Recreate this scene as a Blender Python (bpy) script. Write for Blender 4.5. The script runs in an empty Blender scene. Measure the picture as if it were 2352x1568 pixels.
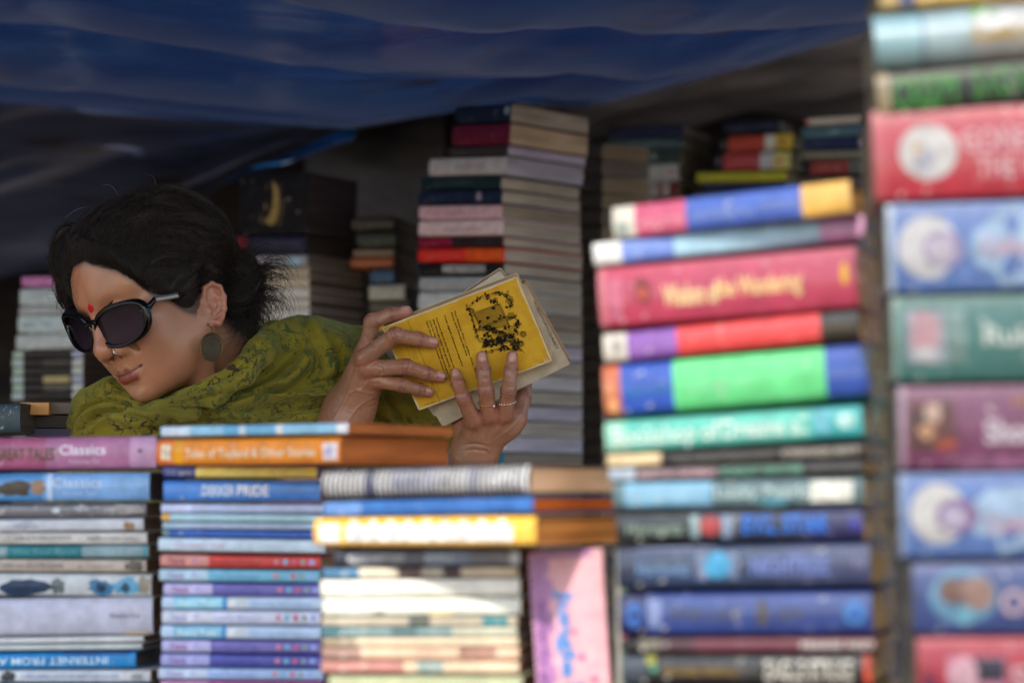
import bpy, bmesh, math, random
import numpy as np
from mathutils import Vector, Matrix

scene = bpy.context.scene
# ------------------------------------------------------------ camera, sky, sun, exposure
PITCH = math.radians(3.5)
CAM = Vector((0, 0, 1.35))
LENS = 85.0
cam_data = bpy.data.cameras.new("camera")
cam = bpy.data.objects.new("camera", cam_data)
scene.collection.objects.link(cam)
cam.location = CAM
cam.rotation_euler = (math.pi / 2 + PITCH, 0, 0)
cam_data.lens = LENS
cam_data.sensor_width = 36
cam_data.clip_start = 0.05
cam_data.clip_end = 500
cam_data.dof.use_dof = True
cam_data.dof.focus_distance = 2.88
cam_data.dof.aperture_fstop = 3.4
scene.camera = cam

SUN_EL, SUN_AZ = 42.0, 189.0
world = bpy.data.worlds.new("World")
scene.world = world
world.use_nodes = True
wn = world.node_tree
wn.nodes.clear()
sky = wn.nodes.new("ShaderNodeTexSky")
sky.sky_type = 'NISHITA'
sky.sun_disc = False
sky.sun_elevation = math.radians(SUN_EL)
sky.sun_rotation = math.radians(SUN_AZ)
bg = wn.nodes.new("ShaderNodeBackground")
bg.inputs[1].default_value = 0.15
wo = wn.nodes.new("ShaderNodeOutputWorld")
wn.links.new(sky.outputs[0], bg.inputs[0])
wn.links.new(bg.outputs[0], wo.inputs[0])
sun_data = bpy.data.lights.new("sun", 'SUN')
sun_data.energy = 2.1
sun_data.angle = math.radians(0.5)
sun_data.color = (1.0, 0.93, 0.80)
sun = bpy.data.objects.new("sun", sun_data)
scene.collection.objects.link(sun)
_e, _a = math.radians(SUN_EL), math.radians(SUN_AZ)
SUNV = Vector((math.sin(_a) * math.cos(_e), math.cos(_a) * math.cos(_e), math.sin(_e)))
sun.rotation_euler = SUNV.to_track_quat('Z', 'Y').to_euler()
scene.view_settings.view_transform = 'Standard'
scene.view_settings.look = 'None'
scene.view_settings.exposure = 1.35
scene.view_settings.gamma = 1.0
scene.render.engine = 'CYCLES'

# ------------------------------------------------------------ projection helpers
FPX = LENS / 36 * 2352
FW = Vector((0, math.cos(PITCH), math.sin(PITCH)))
UP = Vector((0, -math.sin(PITCH), math.cos(PITCH)))
RT = Vector((1, 0, 0))

def ray(x, y):
    return FW + RT * ((x - 1176) / FPX) + UP * ((784 - y) / FPX)

def P(x, y, d):
    """point seen at (x, y) of the 2352 x 1568 picture, d metres in front of the camera"""
    return CAM + ray(x, y) * d

def on_plane(x, y, p0, n):
    r = ray(x, y)
    return CAM + r * ((p0 - CAM).dot(n) / r.dot(n))

# ------------------------------------------------------------ object helpers
COL = scene.collection
def tag(o, label=None, cat=None, group=None, kind=None):
    if label: o['label'] = label
    if cat: o['category'] = cat
    if group: o['group'] = group
    if kind: o['kind'] = kind
    return o

def empty(name, loc, label, cat, group=None):
    o = bpy.data.objects.new(name, None)
    o.empty_display_size = 0.02
    COL.objects.link(o)
    o.location = loc
    return tag(o, label, cat, group)

def link_mesh(name, me, parent=None, mats=None):
    o = bpy.data.objects.new(name, me)
    COL.objects.link(o)
    if mats:
        for m in mats: me.materials.append(m)
    if parent:
        o.parent = parent
    return o

def mesh_np(name, verts, faces, smooth=True):
    me = bpy.data.meshes.new(name)
    verts = np.asarray(verts, dtype=np.float32)
    faces = np.asarray(faces, dtype=np.int32)
    k = faces.shape[1]
    me.vertices.add(len(verts)); me.vertices.foreach_set("co", verts.ravel())
    me.loops.add(faces.size); me.loops.foreach_set("vertex_index", faces.ravel())
    me.polygons.add(len(faces))
    me.polygons.foreach_set("loop_start", np.arange(0, faces.size, k, dtype=np.int32))
    me.update(calc_edges=True)
    me.polygons.foreach_set("use_smooth", np.full(len(faces), smooth))
    me.validate()
    return me

# ------------------------------------------------------------ materials
def lin(c):
    return tuple(((v / 255) / 12.92 if v / 255 <= 0.04045 else (((v / 255) + 0.055) / 1.055) ** 2.4) for v in c)

_mats = {}
ALB = [1.0]                     # cover colour factor per stack group; lifts the back stacks in place of light
def node(nt, t, **kw):
    n = nt.nodes.new(t)
    for k, v in kw.items():
        if k.startswith('_'):
            n.inputs[k[1:].replace('_', ' ')].default_value = v
        else:
            setattr(n, k, v)
    return n

def base_mat(name):
    m = bpy.data.materials.new(name)
    m.use_nodes = True
    return m, m.node_tree, m.node_tree.nodes["Principled BSDF"]

def paint(c, rough=0.42, worn=0.0, metal=0.0, coat=0.0, var=0.18, bump=0.0, scale=60.0):
    """printed cover / paint: c is display sRGB 0-255"""
    key = ('p', tuple(c), rough, worn, metal, coat, var, bump, scale, ALB[0])
    if key in _mats: return _mats[key]
    m, nt, b = base_mat("printed_cover")
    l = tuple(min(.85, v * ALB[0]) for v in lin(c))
    tc = node(nt, "ShaderNodeTexCoord")
    nz = node(nt, "ShaderNodeTexNoise", _Scale=scale, _Detail=5.0, _Roughness=0.6)
    nt.links.new(tc.outputs["Object"], nz.inputs["Vector"])
    mr = node(nt, "ShaderNodeMapRange")
    mr.inputs["From Min"].default_value = 0.3; mr.inputs["From Max"].default_value = 0.7
    mr.inputs["To Min"].default_value = 1 - var; mr.inputs["To Max"].default_value = 1 + var
    nt.links.new(nz.outputs["Fac"], mr.inputs["Value"])
    mx = node(nt, "ShaderNodeVectorMath", operation='SCALE')
    mx.inputs[0].default_value = l
    nt.links.new(mr.outputs[0], mx.inputs["Scale"])
    out = mx.outputs[0]
    if worn > 0:
        n2 = node(nt, "ShaderNodeTexNoise", _Scale=90.0, _Detail=8.0, _Roughness=0.75)
        nt.links.new(tc.outputs["Object"], n2.inputs["Vector"])
        r2 = node(nt, "ShaderNodeMapRange")
        r2.inputs["From Min"].default_value = 0.62 - worn * 0.1; r2.inputs["From Max"].default_value = 0.72
        nt.links.new(n2.outputs["Fac"], r2.inputs["Value"])
        mm = node(nt, "ShaderNodeMix", data_type='RGBA')
        mm.inputs["B"].default_value = (0.6, 0.57, 0.5, 1)
        nt.links.new(r2.outputs[0], mm.inputs["Factor"])
        nt.links.new(out, mm.inputs["A"])
        out = mm.outputs["Result"]
    nt.links.new(out, b.inputs["Base Color"])
    b.inputs["Roughness"].default_value = rough
    b.inputs["Metallic"].default_value = metal
    if not metal: b.inputs["Specular IOR Level"].default_value = .32
    b.inputs["Coat Weight"].default_value = coat
    b.inputs["Coat Roughness"].default_value = 0.15
    if bump:
        bp = node(nt, "ShaderNodeBump", _Strength=bump, _Distance=0.002)
        nt.links.new(nz.outputs["Fac"], bp.inputs["Height"])
        nt.links.new(bp.outputs[0], b.inputs["Normal"])
    _mats[key] = m
    return m

def paper(c, lines=900.0):
    """edge of a block of pages: fine lines across the thickness, uneven yellowing"""
    key = ('pg', tuple(c), lines, ALB[0])
    if key in _mats: return _mats[key]
    m, nt, b = base_mat("page_edges")
    l = tuple(min(.8, v * ALB[0]) for v in lin(c))
    tc = node(nt, "ShaderNodeTexCoord")
    mp = node(nt, "ShaderNodeMapping")
    mp.inputs["Scale"].default_value = (6, 6, lines)
    nt.links.new(tc.outputs["Object"], mp.inputs["Vector"])
    nz = node(nt, "ShaderNodeTexNoise", _Scale=1.0, _Detail=3.0, _Roughness=0.7)
    nt.links.new(mp.outputs[0], nz.inputs["Vector"])
    mp2 = node(nt, "ShaderNodeMapping")
    mp2.inputs["Scale"].default_value = (9, 9, 60)
    nt.links.new(tc.outputs["Object"], mp2.inputs["Vector"])
    n2 = node(nt, "ShaderNodeTexNoise", _Scale=1.0, _Detail=2.0)
    nt.links.new(mp2.outputs[0], n2.inputs["Vector"])
    ad = node(nt, "ShaderNodeMath", operation='ADD')
    nt.links.new(nz.outputs["Fac"], ad.inputs[0]); nt.links.new(n2.outputs["Fac"], ad.inputs[1])
    cr = node(nt, "ShaderNodeValToRGB")
    cr.color_ramp.elements[0].position = 0.35; cr.color_ramp.elements[0].color = (*[v * 0.5 for v in l], 1)
    cr.color_ramp.elements[1].position = 0.62; cr.color_ramp.elements[1].color = (*l, 1)
    hf = node(nt, "ShaderNodeMath", operation='MULTIPLY'); hf.inputs[1].default_value = 0.5
    nt.links.new(ad.outputs[0], hf.inputs[0]); nt.links.new(hf.outputs[0], cr.inputs[0])
    nt.links.new(cr.outputs[0], b.inputs["Base Color"])
    b.inputs["Roughness"].default_value = 0.9
    b.inputs["Specular IOR Level"].default_value = 0.1
    bp = node(nt, "ShaderNodeBump", _Strength=0.35, _Distance=0.0006)
    nt.links.new(nz.outputs["Fac"], bp.inputs["Height"]); nt.links.new(bp.outputs[0], b.inputs["Normal"])
    _mats[key] = m
    return m

# ------------------------------------------------------------ writing
_tx = {}
def text_geo(s, bold=0.0, spacing=1.0, shear=0.0):
    """flat letters; returns vertices (n,2) scaled to height 1 of capitals, faces list, width"""
    bold = bold * .42
    key = (s, bold, spacing, shear)
    if key in _tx: return _tx[key]
    cu = bpy.data.curves.new("txt", 'FONT')
    cu.body = s; cu.size = 1.0; cu.offset = bold; cu.space_character = spacing; cu.shear = shear
    cu.resolution_u = 3
    ob = bpy.data.objects.new("txt", cu)
    COL.objects.link(ob)
    bpy.context.view_layer.update()
    dg = bpy.context.evaluated_depsgraph_get()
    me = ob.evaluated_get(dg).to_mesh()
    v = np.array([(p.co.x, p.co.y) for p in me.vertices]) if len(me.vertices) else np.zeros((1, 2))
    f = [tuple(p.vertices) for p in me.polygons]
    ob.evaluated_get(dg).to_mesh_clear()
    bpy.data.objects.remove(ob); bpy.data.curves.remove(cu)
    v = v / 0.70
    x0, x1 = v[:, 0].min(), v[:, 0].max()
    v[:, 0] -= x0
    _tx[key] = (v, f, x1 - x0)
    return _tx[key]
# ------------------------------------------------------------ books
class MB:
    """collects polygons with material indices"""
    def __init__(s): s.v = []; s.f = []; s.m = []
    def quad(s, pts, m=0):
        i = len(s.v); s.v += [tuple(p) for p in pts]; s.f.append(tuple(range(i, i + len(pts)))); s.m.append(m)
    def box(s, x0, y0, z0, x1, y1, z1, m=0):
        c = [(x0,y0,z0),(x1,y0,z0),(x1,y1,z0),(x0,y1,z0),(x0,y0,z1),(x1,y0,z1),(x1,y1,z1),(x0,y1,z1)]
        for q in ((0,3,2,1),(4,5,6,7),(0,1,5,4),(1,2,6,5),(2,3,7,6),(3,0,4,7)):
            s.quad([c[k] for k in q], m)
    def build(s, name, mats, parent=None, merge=True, smooth=None):
        me = bpy.data.meshes.new(name)
        me.from_pydata(s.v, [], s.f)
        me.polygons.foreach_set("material_index", s.m)
        if merge:
            bm = bmesh.new(); bm.from_mesh(me)
            bmesh.ops.remove_doubles(bm, verts=bm.verts, dist=1e-6)
            bmesh.ops.recalc_face_normals(bm, faces=bm.faces)
            bm.to_mesh(me); bm.free()
        if smooth is not None:
            me.set_sharp_from_angle(angle=math.radians(smooth)) if hasattr(me, 'set_sharp_from_angle') else None
            me.polygons.foreach_set("use_smooth", [True] * len(me.polygons))
        me.update()
        return link_mesh(name, me, parent, mats)

rng = random.Random(7)

def spine_text(root, s, L, T, x0, x1, vc, h, col, bulge, flip=False, bold=0.0, name='title', squash=True, mat=None):
    """letters laid on the spine between x0..x1 (metres), centred on height vc*T, capitals h*T high"""
    v, f, w = text_geo(s, bold)
    H = h * T
    sx = (x1 - x0) / w
    X = v[:, 0] * sx; Z = v[:, 1] * H
    Z = Z - H / 2
    if flip:
        X = (x1 - x0) - X; Z = -Z
    X = X + x0; Z = Z + vc * T
    t = np.clip((Z / T) * 2 - 1, -1, 1)
    Y = -bulge * (1 - t * t) - 0.0005
    me = bpy.data.meshes.new(name)
    me.from_pydata(np.stack([X, Y, Z], 1).tolist(), [], f)
    me.update()
    return link_mesh(name, me, root, [mat or paint(col, 0.4, var=0.05)])

def disc_patch(root, name, cx, cz, rx, rz, col, T, bulge, n=28, off=0.0005, wob=0.0):
    vs = [(cx, cz)]
    r_ = random.Random(int(cx * 1e5))
    for i in range(n):
        a = 2 * math.pi * i / n
        k = 1 + wob * (r_.random() - 0.5)
        vs.append((cx + rx * k * math.cos(a), cz + rz * k * math.sin(a)))
    pts = []
    for x, z in vs:
        t = max(-1, min(1, z / T * 2 - 1))
        pts.append((x, -bulge * (1 - t * t) - off, z))
    fs = [(0, 1 + i, 1 + (i + 1) % n) for i in range(n)]
    me = bpy.data.meshes.new(name); me.from_pydata(pts, [], fs); me.update()
    return link_mesh(name, me, root, [paint(col, 0.4, var=0.3, scale=90)])

def make_book(M, L, T, W, col, bands=(), texts=(), patches=(), pages=(205, 180, 140), hard=False, bulge=None,
              label='', group=None, cover=None, worn=0.26, coat=0.0, rough=0.4, cat='book', name='book', spine=True, bumpy=0.0):
    """M: matrix of the spine's lower left corner; X along the spine, Y into the depth, Z up through the thickness"""
    root = empty(name, (0, 0, 0), label, cat, group)
    root.matrix_world = M
    t = 0.0022 if hard else 0.0007
    if bulge is None: bulge = min(0.003, T * 0.08)
    r = min(T * 0.22, 0.003)
    prof = []                                        # outer (y, z)
    prof.append((W, 0)); prof.append((r * 1.2, 0))
    n = 8
    for i in range(n + 1):
        z = T * i / n
        tt = z / T * 2 - 1
        y = -bulge * (1 - tt * tt)
        if i == 0: z = r * 0.35; y = 0.0003
        if i == n: z = T - r * 0.35; y = 0.0003
        prof.append((y, z))
    prof.append((r * 1.2, T)); prof.append((W, T))
    inner = []
    for i, (y, z) in enumerate(prof):
        if i == 0: inner.append((W, t))
        elif i == len(prof) - 1: inner.append((W, T - t))
        else: inner.append((max(y, 0) + t, min(max(z, t), T - t)))
    mats = [paint(cover or col, rough, worn, coat=coat, bump=bumpy)]
    cuts = [0.0]
    segs = []
    bl = sorted(bands)
    pos = 0.0
    for a, b, c in bl:
        a = max(a, pos); b = min(b, L)
        if b - a < 1e-4: continue
        if a - pos > 1e-4: segs.append((pos, a, None))
        segs.append((a, b, c)); pos = b
    if L - pos > 1e-4: segs.append((pos, L, None))
    mb = MB()
    cm = {None: 1}
    mats.append(paint(col, rough, worn, coat=coat, bump=bumpy))
    N = len(prof)
    for a, b, c in segs:
        if c not in cm:
            cm[c] = len(mats); mats.append(paint(c, rough, worn, coat=coat, bump=bumpy))
        for i in range(N - 1):
            (y0, z0), (y1, z1) = prof[i], prof[i + 1]
            (u0, w0), (u1, w1) = inner[i], inner[i + 1]
            mi = cm[c] if 1 <= i < N - 2 else 0
            mb.quad([(a, y0, z0), (b, y0, z0), (b, y1, z1), (a, y1, z1)], mi)
            mb.quad([(a, u0, w0), (a, u1, w1), (b, u1, w1), (b, u0, w0)], 0)
    for i in range(N - 1):
        (y0, z0), (y1, z1) = prof[i], prof[i + 1]
        (u0, w0), (u1, w1) = inner[i], inner[i + 1]
        for x in (0, L):
            mb.quad([(x, y0, z0), (x, y1, z1), (x, u1, w1), (x, u0, w0)], 0)
    for (y, z), (u, w) in ((prof[0], inner[0]), (prof[-1], inner[-1])):
        mb.quad([(0, y, z), (L, y, z), (L, u, w), (0, u, w)], 0)
    mb.build('cover', mats, root, smooth=50)
    # pages, with a slightly uneven fore-edge
    e = 0.003 if hard else 0.0006
    pb = MB()
    nx = 6
    nz = max(2, int(T / 0.004))
    rr = random.Random(int(L * 1e6) + int(T * 1e5))
    zs = [t + 0.0001 + (T - 2 * t - 0.0002) * k / nz for k in range(nz + 1)]
    js = [rr.uniform(0, 0.0012) for _ in zs]
    x0, x1, y0, y1 = e, L - e, t + 0.0002, W - (0.003 if hard else 0.0008)
    for k in range(nz):
        za, zb = zs[k], zs[k + 1]; ja, jb = js[k], js[k + 1]
        pb.quad([(x1 - ja, y0, za), (x1 - ja, y1 - ja, za), (x1 - jb, y1 - jb, zb), (x1 - jb, y0, zb)])
        pb.quad([(x0 + ja, y0, za), (x0 + jb, y0, zb), (x0 + jb, y1 - jb, zb), (x0 + ja, y1 - ja, za)])
        pb.quad([(x0 + ja, y1 - ja, za), (x0 + jb, y1 - jb, zb), (x1 - jb, y1 - jb, zb), (x1 - ja, y1 - ja, za)])
    j = js[0]; pb.quad([(x0 + j, y0, zs[0]), (x0 + j, y1 - j, zs[0]), (x1 - j, y1 - j, zs[0]), (x1 - j, y0, zs[0])])
    j = js[-1]; pb.quad([(x0 + j, y0, zs[-1]), (x1 - j, y0, zs[-1]), (x1 - j, y1 - j, zs[-1]), (x0 + j, y1 - j, zs[-1])])
    pb.build('pages', [paper(pages)], root)
    for tx in texts:
        s, a, b, vc, h, c = tx[:6]
        kw = tx[6] if len(tx) > 6 else {}
        spine_text(root, s, L, T, a, b, vc, h, c, bulge, **kw)
    for pt in patches:
        kind, a, b, v0, v1, c = pt[:6]
        if kind == 'o':
            disc_patch(root, 'emblem', (a + b) / 2, (v0 + v1) / 2 * T, (b - a) / 2, (v1 - v0) / 2 * T, c, T, bulge, off=0.0003 + (pt[6] if len(pt) > 6 else 0))
        elif kind == 'w':
            disc_patch(root, 'emblem', (a + b) / 2, (v0 + v1) / 2 * T, (b - a) / 2, (v1 - v0) / 2 * T, c, T, bulge, wob=0.5, n=17, off=0.0004 + (pt[6] if len(pt) > 6 else 0))
        else:
            mbp = MB()
            K = 6
            for i in range(K):
                za = (v0 + (v1 - v0) * i / K) * T; zb = (v0 + (v1 - v0) * (i + 1) / K) * T
                ya = -bulge * (1 - (za / T * 2 - 1) ** 2) - 0.0003 - (pt[6] if len(pt) > 6 else 0)
                yb = -bulge * (1 - (zb / T * 2 - 1) ** 2) - 0.0003 - (pt[6] if len(pt) > 6 else 0)
                mbp.quad([(a, ya, za), (b, ya, za), (b, yb, zb), (a, yb, zb)])
            mbp.build('picture' if kind == 'p' else 'label_strip', [paint(c, 0.4, var=0.5 if kind == 'p' else 0.08, scale=120 if kind == 'p' else 60)], root)
    return root

def stack_frame(x0, d, yaw):
    p0 = P(x0, 1124, d)
    a = math.radians(yaw)
    u = Vector((math.cos(a), math.sin(a), 0))
    n = Vector((-math.sin(a), math.cos(a), 0))
    return p0, u, n

def px_book(frame, q, W, col, bands=(), texts=(), patches=(), **kw):
    """q = (xl, yTL, yBL, xr, yTR, yBR): picture corners of the spine, found on the stack's upright spine plane"""
    p0, u, n = frame
    xl, tl, bl, xr, tr, br = q
    if 'dy' in kw: 
        p0 = p0 + n * kw.pop('dy')
    if 'yaw' in kw:
        a = math.radians(kw.pop('yaw'))
        piv = on_plane(xl, (tl + bl) / 2, p0, n)
        p0 = Vector((piv.x, piv.y, p0.z)); u = Vector((math.cos(a), math.sin(a), 0)); n = Vector((-math.sin(a), math.cos(a), 0))
    TL, BL, TR, BR = (on_plane(xl, tl, p0, n), on_plane(xl, bl, p0, n), on_plane(xr, tr, p0, n), on_plane(xr, br, p0, n))
    X = (BR - BL); L = X.length; X.normalize()
    Z = n.cross(X) * -1
    if Z.z < 0: Z = -Z
    T = (((TL - BL).dot(Z)) + ((TR - BR).dot(Z))) / 2
    T = max(T - 0.0006, 0.003)
    M = Matrix((( X.x, n.x, Z.x, BL.x), (X.y, n.y, Z.y, BL.y), (X.z, n.z, Z.z, BL.z), (0, 0, 0, 1)))
    s = L / (xr - xl)
    cv = lambda x: (x - xl) * s
    bands = [(cv(a), cv(b), tuple(c)) for a, b, c in bands]
    texts = [(t[0], cv(t[1]), cv(t[2])) + tuple(t[3:]) for t in texts]
    patches = [(p[0], cv(p[1]), cv(p[2])) + tuple(p[3:]) for p in patches]
    return make_book(M, L, T, W, col, bands, texts, patches, **kw)
# ------------------------------------------------------------ the stacks of books
GA, GB, GC, GD, GE = ("books in the left front stack", "books in the narrow second front stack", "books in the third front stack",
                      "books in the tall stack right of centre", "thick wrapped books at the right edge")
CR, WH, DK = (240, 232, 205), (238, 238, 236), (40, 38, 36)

# ---- left front stack
fa = stack_frame(360, 2.33, -9)
def A(q, col, lab, **kw):
    kw.setdefault('pages', (120, 100, 80))
    px_book(fa, q, kw.pop('W', 0.125), col, label=lab, group=GA, **kw)
A((-75, 1004, 1079, 360, 1000, 1075), (176, 112, 150), "thick mauve paperback with dark gold and white lettering, topmost of the left front stack", worn=0.25,
  bands=[(-75, 108, (168, 88, 122)), (300, 360, (196, 150, 184))],  # paler right end is sunlight painted onto the spine
  texts=[("Classics", 140, 246, .60, .30, (236, 228, 238), dict(bold=.03)), ("Volume Six", 160, 232, .24, .16, (225, 190, 215)), ("GREAT TALES", -10, 128, .48, .36, (84, 74, 40), dict(bold=.05))],
  patches=[('o', 318, 330, .48, .62, (120, 90, 120))], pages=(225, 205, 180), coat=.3)
A((-75, 1087, 1152, 344, 1081, 1150), (120, 166, 216), "thick sky blue paperback in a plastic wrapper under the mauve one", worn=0.2, coat=.5, bumpy=.5,
  bands=[(-75, 100, (76, 140, 196)), (110, 122, (190, 212, 238))],
  texts=[("Classics", 122, 238, .66, .34, (186, 206, 232), dict(bold=.03)), ("Volume Two", 145, 225, .3, .2, (176, 204, 236))],
  patches=[('w', 0, 74, .2, .72, (76, 66, 54)), ('w', 74, 106, .22, .78, (150, 118, 90))], pages=(90, 84, 84))
A((-75, 1155, 1190, 336, 1154, 1186), (104, 102, 108), "crumpled grey plastic wrapped book below the sky blue one", worn=.8, coat=.8, bumpy=1.0,
  patches=[('w', 120, 140, .3, .7, (190, 196, 206)), ('w', 175, 205, .4, .9, (160, 162, 168)), ('w', 250, 330, .2, .9, (158, 152, 152))])
A((-75, 1191, 1222, 330, 1187, 1218), (196, 198, 204), "white spined book with a brown spot near its right end", worn=.5, coat=.4, bumpy=.6,
  patches=[('w', 284, 312, .05, .7, (150, 116, 84)), ('w', 20, 90, .2, .8, (176, 176, 186))])
A((-75, 1223, 1250, 338, 1219, 1249), (214, 208, 202), "off-white spine with two lines of small black lettering", worn=.3,
  texts=[("EVELYN WAUGH ESSAYS", 52, 165, .55, .42, (66, 62, 62)), ("HARPER COLLINS CLASSICS", 202, 320, .5, .42, (70, 66, 70))], patches=[('w', -10, 60, .1, .9, (176, 170, 160))])
A((-75, 1251, 1282, 342, 1250, 1280), (120, 150, 156), "worn teal and grey spine between two off-white ones", worn=.5,
  bands=[(18, 190, (40, 120, 130)), (190, 330, (132, 158, 164)), (330, 337, (60, 150, 170))],
  texts=[("The Teal Book", 30, 180, .5, .4, (90, 156, 160))])
A((-75, 1283, 1312, 336, 1281, 1314), (186, 172, 158), "worn beige spine with rubbed dark lettering", worn=.6,
  texts=[("A TOWN LIKE LEICESTER SQUARE", -10, 148, .5, .4, (84, 74, 62)), ("a novel", 180, 260, .5, .4, (140, 126, 120))],
  patches=[('w', 290, 330, .1, .9, (96, 88, 78))])
A((-75, 1314, 1366, 348, 1316, 1370), (196, 200, 200), "white spine printed with dark navy and blue blotches", worn=.6,
  patches=[('w', 5, 130, .03, .8, (34, 56, 84)), ('w', 120, 150, .1, .8, (96, 104, 100)), ('w', 205, 262, .05, .75, (60, 112, 148)), ('w', 222, 245, .2, .6, (24, 50, 80), .0002),
           ('w', 258, 320, .1, .85, (96, 160, 192)), ('w', 280, 300, .2, .6, (34, 70, 100), .0002), ('w', 318, 346, .1, .9, (150, 140, 122))])
A((-75, 1368, 1460, 352, 1374, 1456), (188, 188, 204), "thick plain pale lavender spine with tiny dark lettering on the right", worn=.05,
  texts=[("Minette Fox", 256, 325, .52, .13, (96, 96, 116))], patches=[('w', 282, 345, .0, .08, (206, 184, 150))], var=.03) if False else \
A((-75, 1368, 1460, 352, 1374, 1456), (188, 188, 204), "thick plain pale lavender spine with tiny dark lettering on the right", worn=.05,
  texts=[("Minette Fox", 256, 325, .52, .13, (96, 96, 116))], patches=[('w', 282, 345, .01, .09, (206, 184, 150))])
A((-75, 1462, 1479, 330, 1459, 1473), (206, 206, 206), "thin whitish booklet directly under the thick lavender book", worn=.2)
A((-75, 1480, 1494, 326, 1475, 1490), (190, 198, 196), "thin grey-green booklet above the bright blue spine", worn=.2)
A((-75, 1499, 1537, 312, 1494, 1533), (34, 134, 196), "bright blue spine with upside-down white capitals", worn=.25, bands=[(-75, 290, (30, 128, 190))],
  texts=[("INTERNET FROM A-Z", -30, 250, .48, .44, (206, 226, 236), dict(flip=True, bold=.02))], patches=[('p', 150, 300, .86, .98, (30, 50, 120))], pages=(90, 84, 80))
A((-75, 1538, 1566, 346, 1535, 1566), (206, 208, 210), "white spine with blue lettering near the bottom of the left front stack", worn=.2,
  texts=[("CYBERLEARNING, A GUIDE FOR PARENTS AND TEACHERS", 52, 275, .5, .36, (84, 130, 190))], patches=[('w', 4, 36, .1, .9, (60, 60, 64)), ('w', 300, 330, .2, .8, (150, 150, 150))])
A((-75, 1568, 1602, 340, 1568, 1602), (40, 120, 160), "teal-blue spine at the very bottom edge of the picture, left front stack", worn=.2,
  texts=[("NAVIGATE NOW", -10, 66, .5, .4, (190, 210, 220))])

# ---- narrow second stack
fb = stack_frame(370, 2.28, -6)
def B(q, col, lab, **kw):
    kw.setdefault('pages', (170, 130, 96))
    px_book(fb, q, kw.pop('W', 0.115), col, label=lab, group=GB, **kw)
OR = (196, 104, 34)
B((370, 978, 1003, 800, 968, 996), (150, 200, 226), "thin pale blue paperback lying across the top of the narrow stack", yaw=-33, W=.170, pages=(206, 120, 62), cover=(180, 100, 52),
  bands=[(372, 440, (206, 222, 236)), (520, 555, (110, 180, 220)), (556, 570, (206, 216, 220)), (570, 640, (120, 184, 218)), (640, 655, (220, 220, 214)), (775, 800, (236, 240, 240))])
B((362, 1007, 1068, 783, 1002, 1064), (250, 140, 20), "orange storybook with white title under the thin pale blue paperback", yaw=-33, W=.172, pages=(200, 112, 56), cover=(214, 104, 26),
  bands=[(362, 402, (246, 120, 30)), (402, 425, (255, 160, 0))], texts=[("Tales of Toyland & Other Stories", 432, 730, .45, .34, (255, 226, 196), dict(bold=.03))],
  patches=[('p', 374, 396, .2, .8, (250, 222, 190)), ('p', 746, 778, .14, .78, (240, 224, 226)), ('p', 752, 765, .3, .62, (200, 190, 220), .0003)], coat=.3)
B((375, 1070, 1096, 737, 1068, 1096), (58, 66, 140), "thin yellow spine with navy ends, third from the top of the narrow stack",
  bands=[(450, 728, (250, 214, 110)), (470, 484, (240, 196, 170))], texts=[("C.S. Lewis", 384, 440, .5, .5, (176, 180, 150)), ("THE MAGIC CHAIR", 500, 700, .5, .5, (250, 236, 170))])
B((376, 1102, 1150, 736, 1101, 1151), (66, 128, 206), "blue paperback with bold white capitals, narrow stack", coat=.3,
  texts=[("DEKKER", 466, 540, .52, .5, (214, 226, 240), dict(bold=.05)), ("PRIDE", 546, 618, .52, .5, (250, 250, 252), dict(bold=.05))])
B((370, 1155, 1177, 742, 1156, 1178), (178, 190, 222), "thin lavender-white spine right under the blue one with bold capitals", bands=[(372, 440, (198, 206, 238))])
B((371, 1178, 1196, 742, 1179, 1199), (168, 204, 214), "thin pale aqua spine with a small orange left end", bands=[(372, 390, (226, 170, 84))])
B((373, 1197, 1214, 742, 1200, 1217), (164, 190, 210), "thin pale blue spine dotted with pink letters", texts=[("the perfect pony princess party", 430, 680, .5, .4, (180, 140, 176))])
B((373, 1215, 1231, 735, 1218, 1236), (52, 96, 178), "thin royal blue spine in the middle of the narrow stack", bands=[(373, 388, (110, 140, 140))])
B((364, 1233, 1265, 746, 1237, 1271), (196, 216, 228), "pale icy blue spine with a handwritten pink title", texts=[("Charlotte's Web", 402, 516, .5, .44, (190, 140, 176)), ("E. B. White", 550, 640, .5, .3, (176, 190, 214))])
G2 = "matching spines with coloured dots in the narrow stack"
def series(q, c1, c2, tcol, lab, title, dots=True):
    xl, xr = q[0], q[3]
    dc = [(200, 120, 140), (120, 190, 220), (190, 90, 120), (130, 150, 150), (140, 160, 220)]
    B(q, c2, lab, bands=[(xl, xl + 112, c1)],
      texts=[("Titania", xl + 18, xl + 58, .52, .5, tcol, dict(bold=.03)), (title, xl + 118, xl + 232, .48, .36, tuple(int(v * .82) for v in c2[:2]) + (min(255, int(c2[2] * .95)),), dict(bold=.02))],
      patches=[('o', xl + 74, xl + 90, .3, .8, tuple(int(.7 * a + .3 * b) for a, b in zip(c1, (120, 100, 170))))] +
              ([('o', xl + 262 + 20 * k, xl + 274 + 20 * k, .3, .75, dc[k]) for k in range(5)] if dots else []))
def series2(q, lab, mid=(150, 208, 228)):
    xl = q[0]
    B(q, (186, 208, 232), lab, bands=[(xl + 28, xl + 140, mid), (xl + 140, xl + 150, (56, 140, 200)), (xl + 150, xl + 200, (200, 212, 222))],
      texts=[("Fairy Tale", xl + 40, xl + 128, .5, .4, (206, 238, 248), dict(bold=.03)), ("Dancing Adventures", xl + 205, xl + 345, .48, .36, (140, 176, 226))], patches=[('o', xl + 155, xl + 172, .2, .8, (226, 230, 232))])
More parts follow.
